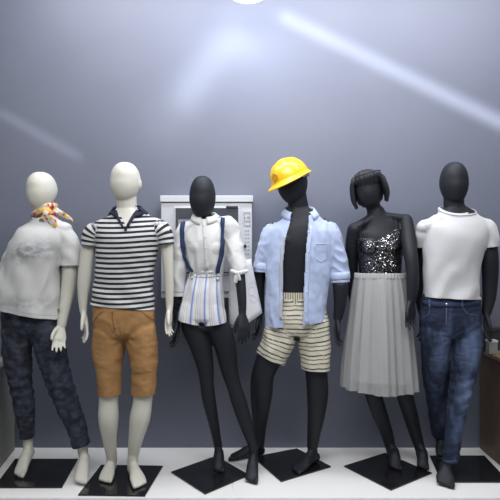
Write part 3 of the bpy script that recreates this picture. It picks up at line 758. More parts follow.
    rs = Loft(ST(D, (154, 227, 7, .06), (160, 229, 9.5, .07), (164.5, 236, 9, .07), (166.3, 247, 7.4, .064)), sub=5, caps=(True, False))
    gd = gird(D, (96, 228), (127.5, 217), (161, 226), 6.8, .072)
    def fold2(v, n, l, a, th): return .004 * math.sin(v[2] * 55 + v[0] * 25 + 3 * nz(v, 6)) * (1 if l == 0 else .6) * min(1, max(.15, (1.35 - v[2]) / .25)) + .003 * nz(v, 18)
    def att(co, L_, A_, X_, TH):
        zz = co[:, 2] - tor.p0.z + .010 * np.sin(co[:, 0] * 9 + 2.2) + .03 * (co[:, 0] - P(124, 0, D).x) * np.clip((1.25 - co[:, 2]) * 3, 0, 1)
        return {'along': np.where((L_ == 0) | (L_ == 3), zz, A_)}
    def drop(cn):   # open V neck
        q = P(127, 226.5, D - .1); dx = abs(cn.x - q.x)
        return cn.y < D - .02 and cn.z > q.z + dx * 1.45 and dx < .085
    t, bt = garment('polo_shirt', [tor, ls, rs, gd], [(0, P(124, 306.5, D), (-.09, 0, -1)), ((0, 3), P(127, 212, D), (0, -.30, 1)), (1, P(88.5, 246, D), (-.12, 0, -1)), (2, P(167.5, 244.5, D), (.16, 0, -1))], M['polo'], root, fold=fold2, voxel=.0065, drop=drop, attrs=att)
    ribbon_on('placket_edge', bt, [(125.6, 226.5), (125.8, 231)], 2.6, M['navy'], t, off=.004)
    disc_on('button', bt, 125.8, 229, .005, M['navy'], t, off=.006)
    col = collar('collar', P(127, 206.5, D + .0), .078, .078, .030, .038, M['navy'], t, gap=1.25, tip=.0, frontdrop=.060, flare=.026, fade=.3)
    bo = [c for c in root.children if c.name.split('.')[0] == 'body'][0].data; bb = BVHTree.FromPolygons([v.co[:] for v in bo.vertices], [p.vertices[:] for p in bo.polygons])
    strip_between('collar_flap', [bt, bb], [(116.5, 206), (117.5, 212), (119.5, 218), (124.5, 228.5)], [(108, 212.5), (113, 215.5), (117.5, 219), (122.5, 228)], M['navy'], t)
    strip_between('collar_flap', [bt, bb], [(138, 205), (136, 210), (132.5, 215.5), (126.5, 226)], [(145.8, 211.5), (142, 216), (134.5, 217.5), (128.5, 227.5)], M['navy'], t)
    over(col, bt, (3, 4), 5); tuck(root, [bs, bt])
    plate(root, [G(78, 496), G(145, 497), G(163, 467), G(101, 466)])
mannequin_polo()

# ---------- 3: charcoal female, white blouse, navy suspenders, striped shorts
def mannequin_suspenders():
    root = empty('mannequin', (G(210, 474).x, 3.3, 0))
    tag(root, 'charcoal female mannequin in white blouse with navy suspenders and striped shorts', 'mannequin')
    D = 3.22; V, F = [], []
    Loft(ST(D, (204, 326, 19, .08), (203, 312, 23, .10), (204, 298, 20, .09), (206, 276, 15, .075), (206, 256, 17, .09), (206, 236, 21, .09), (206, 226, 18, .07), (205, 219, 10, .05)), ex=2.2, cap=.4).mesh(V, F)
    gird(D, (185, 230), (205, 222), (226, 226), 4.5, .045).mesh(V, F)
    for x in (198, 214): blob(P(x, 246, D - .055), (.045, .04, .045), V, F)
    tube(V, F, [P(205, 226, D + .01), P(204, 214, D), P(203, 200, D - .01)], [.052, .043, .048])
    head_geo(V, F, P(202.5, 197.5, D - .02), .078, .100, .128, yaw=-.06)
    Loft(ST(D, (186, 230, 6.6), (180, 250, 6), (177, 272, 5.4), (177, 292, 5), (177.5, 308, 4.6), (177, 320, 3.6))).mesh(V, F)
    hand_geo(V, F, P(177, 321, D - .01), P(175, 350, D - .05), (.5, -1, 0), palm=1, curl=14)
    Loft(ST(D, (226, 228, 6.8), (233, 245, 6.2), (238, 264, 5.6, None, -.06), (240.5, 282, 5.2, None, -.10), (242, 300, 4.6, None, -.12), (242.5, 313, 3.8, None, -.13))).mesh(V, F)
    hand_geo(V, F, P(242.5, 314, D - .135), P(246, 345, D - .18), (-1, -.5, 0), palm=1, curl=14)
    for rows in (((193, 326, 12), (200.5, 345, 11), (205.5, 368, 8.2), (207, 384, 6.9), (209, 400, 6.9, None, .03), (213.5, 422, 5.3, None, .07), (217.5, 443, 4.2, None, .11), (218.5, 452, 4, None, .12)),
                 ((217, 326, 12), (225, 345, 11), (229.5, 370, 8.6), (234, 386, 7.2), (239, 402, 7.6), (246, 424, 6.6, None, .0), (252, 443, 4.8, None, .0), (253.5, 454, 4.4, None, .01))):
        Loft(ST(D, *rows)).mesh(V, F)
    foot_geo(V, F, P(218.5, 452, 3.34), Vector((P(219, 458, 3.36).x, 3.37, .06)), Vector((G(218.5, 474).x, 3.21, .010)), w=.033, ra=.026)
    foot_geo(V, F, P(253.5, 456, 3.24), Vector((P(254, 470, 3.27).x, 3.27, .06)), Vector((G(251, 484.5).x, 3.08, .003)), w=.037, ra=.028)
    finish_body(root, V, F, M['black_skin'])
    hips = Loft(ST(D, (203, 317, 22, .112), (203.5, 302, 21.5, .112), (204.5, 288, 19.5, .105), (206, 276, 16.8, .088), (206.5, 270, 16.5, .085), (206.5, 265, 16.5, .085)), sub=5, cap=.3)
    lg = Loft(ST(D, (193, 306, 12, .10), (191, 316, 13.4, .105), (190.5, 330, 13.9, .105)), sub=5, caps=(True, False))
    rg = Loft(ST(D, (213, 306, 11, .10), (214.5, 316, 12.3, .105), (215.5, 330, 12.2, .105)), sub=5, caps=(True, False))
    def fold(v, n, l, a, th):
        x = v[0] - P(204, 300, D).x
        return .0035 * math.sin(x * 90 + 2 * nz(v, 5)) * max(.2, min(1, (P(0, 270, D).z - v[2]) / .1)) + .003 * nz(v, 16)
    def att(co, L_, A_, X_, TH):
        top = P(206, 270, D); t = np.clip((top.z - co[:, 2]) / (58 / FPX * D), 0, 1.2); w = .098 + .062 * t; cx = top.x - .012 * t
        return {'across': (co[:, 0] - cx) / w * .155 + .012 * np.sin(t * 3)}
    s, bs = garment('striped_shorts', [hips, lg, rg], [(0, P(206.5, 270, D), (0, 0, 1)), (1, P(190, 321.5, D), (-.22, 0, -1)), (2, P(216, 323, D), (.14, 0, -1))], M['vstripe'], root, fold=fold, attrs=att, voxel=.006)
    ribbon_on('waist_seam', bs, [(190, 276.5), (206, 277.5), (222, 276)], .7, M['print'], s, off=.001, thick=.001)
    ribbon_on('waistband_tab', bs, [(190.5, 271.5), (206, 272.5), (222, 271)], 2.4, M['white_tee'], s, off=.003, thick=.001)
    # blouse
    tor = Loft(ST(D, (206.5, 280, 16, .08), (206.5, 274, 16.5, .085), (206, 264, 18.5, .105), (206, 252, 20, .115), (206, 240, 21, .112), (206, 230, 19.5, .095), (205.5, 223, 15, .08), (205, 217, 10.5, .07), (204.5, 208, 10, .065)), sub=6, seg=36, caps=(False, False))
    gd = gird(D, (184, 229), (205, 220.5), (228, 223), 5.3, .058)
    ls = Loft(ST(D, (190, 227, 6, .055), (184, 231, 8.2, .06), (180.5, 243, 7.6, .06), (179.3, 260, 7.2, .058), (178.7, 280, 7, .056), (179, 300, 6.8, .052)), sub=5, caps=(True, False))
    rs = Loft(ST(D, (221, 224, 7.5, .06), (228, 226, 9.8, .070), (232, 240, 9.8, .072), (235.5, 254, 9, .062, -.035), (238.5, 266, 8.4, .056, -.055), (239.5, 274, 7.0, .050, -.065)), sub=5, caps=(True, False))
    def fold2(v, n, l, a, th):
        wz_ = P(0, 272, D).z
        if l == 0:
            x = v[0] - P(206, 0, D).x
            return .006 * math.sin(x * 150 + 2 * nz(v, 6)) * math.exp(-((v[2] - wz_) / .05) ** 2) + .006 * nz((v[0] * 1.5, v[1], v[2] * .8), 14, 3) * .5 + .005 * wr((v[0], v[1], v[2]), 12, 2, (1.5, 1, .7))
        return .006 * wr(v, 14, 4, (1.2, 1, .8)) + .004 * nz(v, 14, l) + .0015 * nz(v, 35)
    t, bt = garment('blouse', [tor, ls, rs, gd], [(0, P(206.5, 274, D), (0, 0, -1)), ((0, 3), P(204.5, 216, D), (0, -.30, 1)), (1, P(179, 296, D), (0, 0, -1)), (2, rs.p1 - rs.t1 * .012, rs.t1)], M['blouse'], root, fold=fold2, voxel=.0065,
                    blobs=[(P(199, 248, D - .040), (.065, .072, .068)), (P(213, 248, D - .040), (.065, .072, .068))])
    col = collar('collar', P(204.8, 213.5, D), .062, .062, .026, .020, M['blouse'], t, gap=.22, tip=.022, frontdrop=.036, flare=.022); over(col, bt, (3, 4), 5); tuck(root, [bs, bt])
    ribbon_on('placket', bt, [(203.5, 222), (205, 245), (206.5, 270)], 3.2, M['white_tee'], t, off=.0015, thick=.001)
    for y in (226, 237, 248, 259): disc_on('button', bt, 204 + (y - 226) * .06, y, .005, M['white_metal'], t, off=.004)
    ribbon_on('cuff', bt, [(171.8, 291), (179, 292), (186.5, 291)], 1.1, M['print_soft'], t, off=.0015, thick=.001)
    # tie at the elbow
    V, F = [], []; q = P(238, 272, D - .04 - .085)
    Loft([(P(231.5, 271, D - .04 - .07), .011, .008), (P(238, 273, D - .04 - .10), .013, .008), (P(247, 271, D - .04 - .07), .011, .008)], side=(0, 0, 1), sub=4, seg=12).mesh(V, F)
    blob(P(236.5, 273, D - .04 - .105), (.012, .010, .010), V, F)
    Loft([(P(236.5, 273, D - .04 - .105), .006, .004), (P(236, 277, D - .04 - .108), .010, .003), (P(235.3, 282.5, D - .04 - .105), .012, .003)], sub=4, seg=12).mesh(V, F)
    Loft([(P(237, 273, D - .04 - .105), .006, .004), (P(239, 276.5, D - .04 - .108), .008, .003), (P(239.5, 280, D - .04 - .105), .008, .003)], sub=4, seg=12).mesh(V, F)
    link('sleeve_tie', mesh_from(V, F), M['blouse'], t)
    for pts in ([(183.5, 222), (182, 230), (182.3, 245), (184.5, 257), (188.5, 266), (192, 272)], [(223, 218), (222.5, 230), (222, 245), (220.5, 256), (218, 266), (217, 273)]):
        sus = ribbon_on('suspender', bt, pts, 4.2, M['strap'], root, off=.006, thick=.002)
        x, y = pts[-1]
        disc_on('ring', bs, x + (.5 if x < 200 else .5), y + 6, .012, M['metal'], sus, off=.006)
        disc_on('ring_button', bs, x + .5, y + 6, .007, M['blouse'], sus, off=.010)
    plate(root, [G(171, 473), G(205, 495), G(249, 476), G(216, 457)])
mannequin_suspenders()

# tote bag hanging at the elbow
def tote():
    root = empty('tote_bag', P(244, 325, 3.24)); tag(root, 'white bag with a faint line sketch hanging from the suspenders mannequin arm', 'bag')
    D = 3.295
    top = [P(229, 268, D - .04), P(246, 260, D - .05), P(251, 259, D - .02), P(232, 262, D + .01)]
    bot = [P(228.5, 328.5, D + .015), P(245.5, 325.5, D - .07), P(262.5, 313, D - .01), P(242, 318, D + .05)]
    bm = bmesh.new(); rows = []
    n = 10
    for k in range(n + 1):
        t = k / n; row = []
        for i in range(4):
            p0 = top[i].lerp(bot[i], t); p1 = top[(i + 1) % 4].lerp(bot[(i + 1) % 4], t)
            for j in range(6):
                q = p0.lerp(p1, j / 6); nrm = (p1 - p0).cross(Z_).normalized()
                q = q + nrm * (.004 * math.sin(j / 6 * PI) * math.sin(k * .9 + i) + .003 * nz(q, 20)) * (1 if 0 < j else 0); row.append(bm.verts.new(q))
        rows.append(row)
    m = len(rows[0])
    for k in range(n):
        for i in range(m): bm.faces.new((rows[k][i], rows[k][(i + 1) % m], rows[k + 1][(i + 1) % m], rows[k + 1][i]))
    bm.faces.new(rows[-1])
    o = bm_obj('bag_body', bm, M['bag'], root, True); es = o.modifiers.new('t', 'SOLIDIFY'); es.thickness = .002
    bv = BVHTree.FromPolygons([v.co[:] for v in o.data.vertices], [p.vertices[:] for p in o.data.polygons])
    bt = bmesh.new()
    V, F = [], []
    for ln in ([(248, 290), (251, 287), (255, 289), (254, 294), (250, 296), (248, 292)], [(251, 295), (256, 298), (258, 302)], [(250, 300), (254, 303), (257, 300)], [(249, 284), (253, 282), (256, 285)]):
        pts = [hit(bv, x, y, .002, D)[0] for x, y in ln]; tube(V, F, pts, [.0006] * len(pts), side=(0, 1, 0), sub=3, seg=6)
    link('line_sketch', mesh_from(V, F), M['print_soft'], root)
    for dy in (0, .045):
        V, F = [], []
        pts = [P(231, 267, D - .015 + dy), P(233, 256, D + dy), P(238, 251, D + dy), P(244, 254, D + dy), P(248.5, 262, D - .0 + dy)]
        Loft([(p, .007, .002) for p in pts], side=(0, 1, 0), sub=5, seg=10).mesh(V, F); link('handle', mesh_from(V, F), M['bag'], root)
tote()

# ---------- 4: charcoal male, open pale blue shirt, cream striped shorts
def mannequin_open_shirt():
    root = empty('mannequin', (G(296, 466).x, 3.36, 0))
    tag(root, 'charcoal male mannequin wearing a yellow hard hat, open pale blue shirt and striped shorts', 'mannequin')
    D = 3.3; V, F = [], []
    Loft(ST(D, (298, 336, 19, .08), (297, 322, 25, .10), (296, 306, 24, .095), (295, 288, 23, .092), (297, 265, 28, .105), (299, 245, 32, .115), (300, 228, 32, .10), (299, 218, 22, .075), (298, 210, 12, .06)), ex=2.3, cap=.4).mesh(V, F)
    gird(D, (272, 233), (299, 220.5), (329, 232), 4.6, .048).mesh(V, F)
    for x, s in ((285, 1), (308, 1)): blob(P(x, 241, D - .062), (.075, .052, .060), V, F)
    for x in (290.5, 299.5):
        for y in (260, 271): blob(P(x, y, D - .076), (.032, .021, .034), V, F)
    tube(V, F, [P(300, 222, D + .02), P(298.5, 208, D + .005), P(296.5, 194, D - .01)], [.072, .063, .060])
    Loft([(P(300, 228, D + .02), .15, .05), (P(299.5, 218, D + .02), .085, .05), (P(299, 208, D + .01), .06, .05)]).mesh(V, F)
    head_geo(V, F, P(292, 183.5, D - .02), .090, .108, .120, yaw=-.62, pitch=.20, roll=-.10)
    Loft(ST(D, (270, 230, 8.5), (265, 248, 7.8), (260, 268, 7.2, None, .04), (257.5, 284, 7.2, None, .06), (258, 300, 6, None, .06), (259.5, 312, 4.8, None, .05))).mesh(V, F)
    hand_geo(V, F, P(259.5, 313, D + .05), P(258.5, 343, D + .01), (.25, -1, 0), palm=1, curl=18)
    Loft(ST(D, (329, 231, 8), (335, 248, 8), (339, 268, 8, None, -.01), (340.5, 286, 7.8, None, -.03), (340, 304, 6.2, None, -.03), (338, 317, 4.8, None, -.02))).mesh(V, F)
    hand_geo(V, F, P(338, 318, D - .01), P(335.5, 348, D - .05), (-.5, -1, 0), palm=-1, curl=14)
    for rows in (((283, 328, 13.5), (272, 352, 13), (263, 374, 11.4), (261.5, 392, 11.2, .068, .05), (260.5, 410, 9, .062, .10), (259.5, 430, 6.5, None, .15), (259, 444, 5.4, None, .17)),
                 ((312, 328, 13.5), (315, 352, 13), (316.5, 374, 11), (317.5, 392, 10.8, .068), (316.5, 412, 9, .06, .02), (314, 432, 6.8, None, .05), (312.5, 446, 5.6, None, .07))):
        Loft(ST(D, *rows)).mesh(V, F)
    foot_geo(V, F, P(258.5, 446, 3.48), Vector((P(264.5, 455, 3.5).x, 3.51, .010)), Vector((P(227.5, 460, 3.47).x, 3.44, .006)), w=.040)
    foot_geo(V, F, P(312.5, 452, 3.37), Vector((P(318, 457, 3.42).x, 3.41, .012)), Vector((G(293, 474.5).x, 3.215, .010)), w=.047)
    finish_body(root, V, F, M['black_skin'])
    hips = Loft(ST(D, (297, 331, 26, .11), (296.5, 320, 30, .12), (295.5, 308, 28, .112), (294.5, 298, 26, .102), (294.5, 293, 25, .10)), sub=5, ex=2.2, cap=.3)
    lg = Loft(ST(D, (283, 322, 15.5, .105), (278.8, 340, 17.2, .105), (273, 354, 15.6, .10), (269.5, 366, 15.6, .10)), sub=6, caps=(True, False))
    rg = Loft(ST(D, (312.5, 322, 15.5, .105), (314, 340, 16.2, .105), (315, 356, 14.8, .10), (315.3, 374, 14.4, .10)), sub=6, caps=(True, False))
    def fold(v, n, l, a, th): return .006 * nz(v, 12, 4) + .004 * math.sin(v[0] * 70 + 3 * nz(v, 6)) + .003 * nz(v, 28)
    def att(co, L_, A_, X_, TH):
        A2 = A_.copy(); off = (hips.p0 - lg.p0).length
        zt = P(0, 335, D).z; a = A_.copy(); a[L_ == 0] = (zt - co[L_ == 0, 2]); a[L_ > 0] = a[L_ > 0]
        return {'along': a + .3}
    s, bs = garment('striped_shorts', [hips, lg, rg], [(0, P(294.5, 298, D), (0, 0, 1)), (1, P(271.5, 358.5, D), (-.45, 0, -1)), (2, P(316, 368.5, D), (-.04, 0, -1))], M['beige_stripe'], root, fold=fold, attrs=att, voxel=.0065)
    wb = Loft(ST(D, (294.8, 302, 25.5, .103), (294.5, 297, 25, .102), (294.5, 291.5, 24.8, .1)), sub=4, ex=2.2)
    garment('waistband', [wb], [(0, wb.p0, -wb.t0), (0, wb.p1, wb.t1)], M['waistband'], s, voxel=.004, it=2)
    # shirt
    tor = Loft(ST(D, (295, 336, 31, .155), (295, 326, 31, .150), (295.5, 305, 31, .145), (297, 282, 31.5, .14), (299, 260, 33, .142), (300, 243, 33.5, .140), (300.5, 231, 33, .122), (300.5, 222, 23, .10), (299.5, 214, 16, .085), (299, 205, 14, .078)), sub=6, seg=40, ex=2.2, caps=(False, False))
    ls = Loft(ST(D, (277, 230, 7, .06), (271, 233, 9, .072), (267, 246, 9.2, .072, .01), (263.5, 260, 9, .068, .03), (261, 275, 8, .062, .03)), sub=5, caps=(True, False))
    gd = gird(D, (271, 230.5), (299, 219), (331, 229), 6.5, .072)
    rs = Loft(ST(D, (324, 229, 7, .06), (330.5, 232, 9.5, .072), (334.5, 247, 10, .074), (338, 264, 10, .072), (339.5, 284, 10, .066)), sub=5, caps=(True, False))
    def fold2(v, n, l, a, th):
        if l == 0:
            g = min(1, max(.1, (1.40 - v[2]) / .4))
            return .006 * wr((v[0] + v[2] * .25, v[1], v[2]), 9, 3, (1.5, 1, .45)) + g * (.004 * math.sin(v[0] * 42 + 1.5 * nz(v, 4, 2)) + .006 * nz((v[0] * 1.6, v[1], v[2] * .7), 10, 3)) + .003 * nz(v, 25)
        return .006 * wr((v[0], v[1], v[2] + v[0] * .5), 13, 5 + l, (1, 1, 1.3)) + .002 * nz(v, 14)
    def edgeL(z):   # image-left front edge as world x for a height
        y = CY - (z - CZ) * FPX / (D - .12); return y
    def xpx(cn): return CX + cn.x / cn.y * FPX, CY - (cn.z - CZ) / cn.y * FPX
    lL = [(205, 291.5), (214, 291), (222, 290), (240, 285), (262, 283), (290, 282.5), (345, 283)]
    lR = [(205, 306), (214, 309), (224, 308.5), (250, 306), (290, 304), (345, 302.5)]
    def itp(tab, y):
        for (a, b), (c, d) in zip(tab, tab[1:]):
            if y <= c: return b + (d - b) * max(0, (y - a)) / (c - a)
        return tab[-1][1]
    def drop(cn):
        if cn.y > D - .01: return False
        x, y = xpx(cn); return itp(lL, y) < x < itp(lR, y)
    t, bt = garment('open_shirt', [tor, ls, rs, gd], [(0, P(297, 326, D - .13), (.11, 0, -1)), ((0, 3), P(299, 213, D), (0, -.2, 1)), (1, P(261, 272, D), (-.05, 0, -1)), (2, P(340, 282, D), (.04, 0, -1))], M['blue_shirt'], root, fold=fold2, voxel=.006, drop=drop, thick=.003)
    ribbon_on('facing', bt, [(285.5, 236), (282.5, 247), (281.2, 264), (280.9, 290), (281.2, 320)], 2.6, M['print_soft'], t, off=.003, thick=.0015)
    ribbon_on('placket', bt, [(310.5, 226), (308.5, 250), (306.5, 290), (305.5, 326)], 4.0, M['blue_shirt_edge'], t, off=.003, thick=.0015)
    for y in (232, 252, 272, 292, 312): disc_on('button', bt, 309.5 - (y - 232) * .05, y, .0045, M['white_metal'], t, off=.006)
    ribbon_on('pocket', bt, [(315, 244), (327, 244), (327, 258), (321, 262), (315, 258), (315, 244)], .8, M['blue_shirt_edge'], t, off=.0015, thick=.001)
    col = collar('collar', P(299.5, 207.5, D + .008), .086, .084, .036, .030, M['blue_shirt_edge'], t, gap=.62, fade=.6, tip=.040, frontdrop=.050, flare=.030)
    over(col, bt, (3, 4), 5); tuck(root, [bs, bt])
    for l, y in ((ls, 270.5), (rs, 279)):
        e = end_frame(l); c = l.p1 - l.t1 * .035
        cuff_band('rolled_cuff', (c, e[1], e[2], e[3], e[4], e[5]), M['blue_shirt_edge'], t, h=.04, grow=.004)
    plate(root, [G(253, 458), G(281, 482.5), G(331, 467.5), G(297, 449.5)])
    return P(292, 183.5, D - .02)
hc = mannequin_open_shirt()

def hard_hat():
    """six-point construction helmet: domed shell with centre ridge, brim, peak, badge and chin strap"""
    root = empty('hard_hat', hc + Vector((0, 0, .03))); tag(root, 'yellow hard hat tilted on the head of the open shirt mannequin', 'hard hat')
    R = Matrix.Rotation(-.33, 3, 'Y') @ Matrix.Rotation(-.75, 3, 'Z') @ Matrix.Rotation(.13, 3, 'X')
    c = hc + Vector((-.010, -.005, .030))
    W = lambda v: c + R @ Vector(v)
    rx, ry, rz = .112, .136, .125
    V, F = [], []; nu, nv = 64, 16
    for j in range(nv + 1):
        ph = PI / 2 * j / nv
        for i in range(nu):
            th = 2 * PI * i / nu; x, y = math.sin(th), -math.cos(th); r = math.cos(ph) ** .85; z = math.sin(ph)
            ridge = .005 * math.exp(-(x * r * rx / .012) ** 2) * (1 if z > .25 else z / .25)
            ridge += .0035 * (math.exp(-((abs(x * r * rx) - .045) / .007) ** 2)) * (1 if z > .35 else 0)
            V.append(W((x * r * rx, y * r * ry, z * rz + ridge)))
    for j in range(nv):
        for i in range(nu):
            a = j * nu + i; b = j * nu + (i + 1) % nu; F.append((a, b, b + nu, a + nu))
    o = link('shell', mesh_from(V, F), M['yellow'], root); m = o.modifiers.new('t', 'SOLIDIFY'); m.thickness = .003; m.offset = -1
    def st(th):
        x, y = math.sin(th), -math.cos(th); fr = max(0, math.cos(th)); e = .014 + .040 * fr ** 2.2
        z0 = 0
        return [W((x * rx * .99, y * ry * .99, .010)), W((x * (rx + .003), y * (ry + .003), .001)), W((x * (rx + e * .6), y * (ry + e * .6), -.004 - .004 * fr)), W((x * (rx + e), y * (ry + e), -.008 - .010 * fr)), W((x * (rx + e), y * (ry + e), -.013 - .010 * fr))]
    V, F = ring_mesh(st, 0, 2 * PI, 72); o = link('brim', mesh_from(V, F), M['yellow'], root); m = o.modifiers.new('t', 'SOLIDIFY'); m.thickness = .003; m.offset = 0
    # front badge
    bm = bmesh.new(); bmesh.ops.create_cone(bm, cap_ends=True, segments=6, radius1=.026, radius2=.023, depth=.006)
    n = R @ Vector((-.05, -1, .25)); bmesh.ops.transform(bm, matrix=Matrix.Translation(W((-.004, -ry * .965, .045))) @ n.to_track_quat('Z', 'Y').to_matrix().to_4x4(), verts=bm.verts)
    bm_obj('front_badge', bm, M['yellow_dark'], root)
    for sx in (-1, 1):
        bm = bmesh.new(); bmesh.ops.create_cone(bm, cap_ends=True, segments=14, radius1=.004, radius2=.003, depth=.005)
        n = R @ Vector((sx, -.1, .3)); bmesh.ops.transform(bm, matrix=Matrix.Translation(W((sx * rx * .955, -.02, .045))) @ n.to_track_quat('Z', 'Y').to_matrix().to_4x4(), verts=bm.verts)
        bm_obj('rivet', bm, M['yellow_dark'], root, True)
    V, F = [], []
    pts = [W((math.sin(t) * rx * .93, -math.cos(t) * ry * .93, -.014)) for t in [PI * .45 + k * PI * 1.1 / 14 for k in range(15)]]
    Loft([(p, .010, .002) for p in pts], side=R @ Z_, sub=2, seg=10).mesh(V, F)
    blob(W((.03, ry * .98, -.022)), (.018, .012, .012), V, F); link('headband', mesh_from(V, F), M['clear_strap'], root)
hard_hat()

# ---------- 5: charcoal female, sequin top, grey tulle skirt
def mannequin_skirt():
    root = empty('mannequin', (G(395, 470).x, 3.34, 0))
    tag(root, 'charcoal female mannequin with bobbed hair, black sequin top and grey tulle skirt', 'mannequin')
    D = 3.32; V, F = [], []
    torso = [(382, 335, 20, .08), (381, 318, 26, .10), (380, 298, 22, .09), (380, 276, 19, .08), (380, 258, 20.5, .09), (380, 240, 22.5, .095), (380, 229, 22, .075), (378, 221, 15, .06), (376, 213, 9, .05)]
    Loft(ST(D, *torso), ex=2.2).mesh(V, F)
    for x in (370.5, 388.5): blob(P(x, 246, D - .062), (.05, .045, .05), V, F)
    gird(D, (354, 229), (376, 217.5), (404, 219.5), 5.2, .048, .004).mesh(V, F)
    tube(V, F, [P(377, 224, D + .01), P(374.5, 212, D), P(371, 198, D - .01)], [.05, .044, .048])
    head_geo(V, F, P(368, 190, D - .02), .080, .100, .112, yaw=-.18, roll=-.14)
    Loft(ST(D, (355, 230, 7.6), (352.5, 243, 7, None, .03), (351.5, 262, 6.6, None, .08), (352, 280, 6.2, None, .12), (354, 296, 5.6, None, .13), (356, 308, 4.2, None, .14))).mesh(V, F)
    hand_geo(V, F, P(356, 309, D + .145), P(359, 338, D + .14), (-.2, -1, 0), palm=1, curl=12)
    Loft(ST(D, (405, 221.5, 7.8), (407.5, 234, 7.6, None, -.05), (410.5, 254, 7, None, -.12), (412.5, 272, 6.4, None, -.145), (412.5, 288, 5.8, None, -.15), (411.5, 300, 4.6, None, -.15))).mesh(V, F)
    hand_geo(V, F, P(411.5, 301, D - .155), P(409, 331, D - .18), (-1, -.45, 0), palm=-1, curl=12)
    for rows in (((371, 335, 13.5), (369, 360, 12), (370, 380, 9.2), (374, 396, 8.3), (379, 412, 7.8, None, .03), (385.5, 430, 6.6, None, .07), (390.5, 447, 5.2, None, .09), (392, 455, 4.8, None, .09)),
                 ((393, 335, 13.5), (397, 360, 12), (401, 380, 9.2), (405, 396, 8.2), (409.5, 412, 7.6, None, .04), (414.5, 430, 6.4, None, .07), (419.5, 447, 5.2, None, .08), (421, 455, 4.8, None, .08))):
        Loft(ST(D, *rows)).mesh(V, F)
    foot_geo(V, F, P(392, 456, 3.38), Vector((P(393.5, 458, 3.42).x, 3.41, .045)), Vector((G(395, 471.5).x, 3.25, .010)), w=.036, ra=.028)
    foot_geo(V, F, P(421, 456, 3.37), Vector((P(422.5, 458, 3.40).x, 3.40, .045)), Vector((G(421.5, 470.5).x, 3.26, .010)), w=.034, ra=.027)
    finish_body(root, V, F, M['black_skin'])
    # top
    tl = Loft(ST(D, (381, 290, 21.5, .092), (380, 276, 21, .09), (380, 258, 22.2, .102), (380, 242, 24.6, .108), (380, 230, 25.5, .09), (380, 222, 20, .075)), sub=6, seg=40)
    def drop(cn):
        x = CX + cn.x / cn.y * FPX; y = CY - (cn.z - CZ) / cn.y * FPX
        if cn.y > D: lim = 243
        elif x < 376: lim = 238 + max(0, (x - 366)) * .35
        else: lim = 241.5 - (x - 376) * .62
        return y < max(lim, 229) or (x > 402 and y < 236)
    t, bt = garment('sequin_top', [tl], [(0, P(380, 278, D), (0, 0, -1))], M['sequins'], root, voxel=.006, drop=drop, fold=lambda v, n, l, a, th: .003 * nz(v, 14), thick=.002,
                    blobs=[(P(370, 247, D - .065), (.060, .056, .055)), (P(389, 247, D - .065), (.060, .056, .055))])
    bo = bpy.data.objects[[c.name for c in root.children if c.name.startswith('body')][0]].data
    bb = BVHTree.FromPolygons([v.co[:] for v in bo.vertices], [p.vertices[:] for p in bo.polygons])
    tuck(root, [bt], .7)
    ribbon_on('strap', bb, [(396, 232), (396, 225), (395, 219), (393, 216)], 1.4, M['black_hair'], t, off=.004, far=D)
    ribbon_on('strap', bb, [(361, 240), (360, 232), (362, 224), (364, 219)], 1.4, M['black_hair'], t, off=.004, far=D)
    # hair: bob with blunt ends and a turned-back roll on top
    hcx = P(368.3, 189.5, D - .02); Rh = Matrix.Rotation(-.14, 3, 'Y') @ Matrix.Rotation(-.18, 3, 'Z'); H = lambda *v: hcx + Rh @ Vector(v)
    V, F = [], []
    blob(H(-.002, .006, .055), (.089, .112, .070), V, F, Rh)
    blob(H(.0, .045, -.005), (.097, .072, .108), V, F, Rh)
    Loft([(H(-.070, -.035, .075), .030, .018), (H(-.090, -.030, .040), .036, .017), (H(-.096, -.022, -.020), .040, .017), (H(-.094, -.016, -.070), .038, .015), (H(-.084, -.014, -.104), .028, .011)], side=Rh @ Y_, sub=4, seg=20, cap=.5).mesh(V, F)
    Loft([(H(.064, -.035, .085), .030, .018), (H(.088, -.030, .050), .038, .020), (H(.101, -.020, -.005), .044, .021), (H(.103, -.014, -.050), .040, .018), (H(.096, -.012, -.084), .028, .012)], side=Rh @ Y_, sub=4, seg=20, cap=.5).mesh(V, F)
    pts = [H(.086 * math.sin(t), -.100 * math.cos(t) - .002, .056 + .010 * math.cos(t) + .012 * math.sin(t)) for t in [-1.1 + k * 2.2 / 10 for k in range(11)]]
    Loft([(p, .020, .010) for p in pts], side=Rh @ Z_, sub=2, seg=16).mesh(V, F)
    me = temp_eval(mesh_from(V, F), [('REMESH', dict(mode='VOXEL', voxel_size=.004)), ('SMOOTH', dict(factor=.5, iterations=4))]); me.shade_smooth()
    for v in me.vertices:
        q = Rh.transposed() @ (v.co - hcx); v.co += v.normal * .0016 * math.sin(q.x * 260 + 8 * q.y)
    hair = link('hair', me, M['black_hair'], root)
    pts = [H(.089 * math.sin(t), -.108 * math.cos(t), .082 + .010 * math.cos(t) + .014 * math.sin(t)) for t in [-1.0 + k * 2.2 / 10 for k in range(11)]]
    V, F = [], []; Loft([(p, .0035, .003) for p in pts], side=Rh @ Z_, sub=2, seg=10).mesh(V, F); link('hair_band', mesh_from(V, F), M['dark_box'], hair)
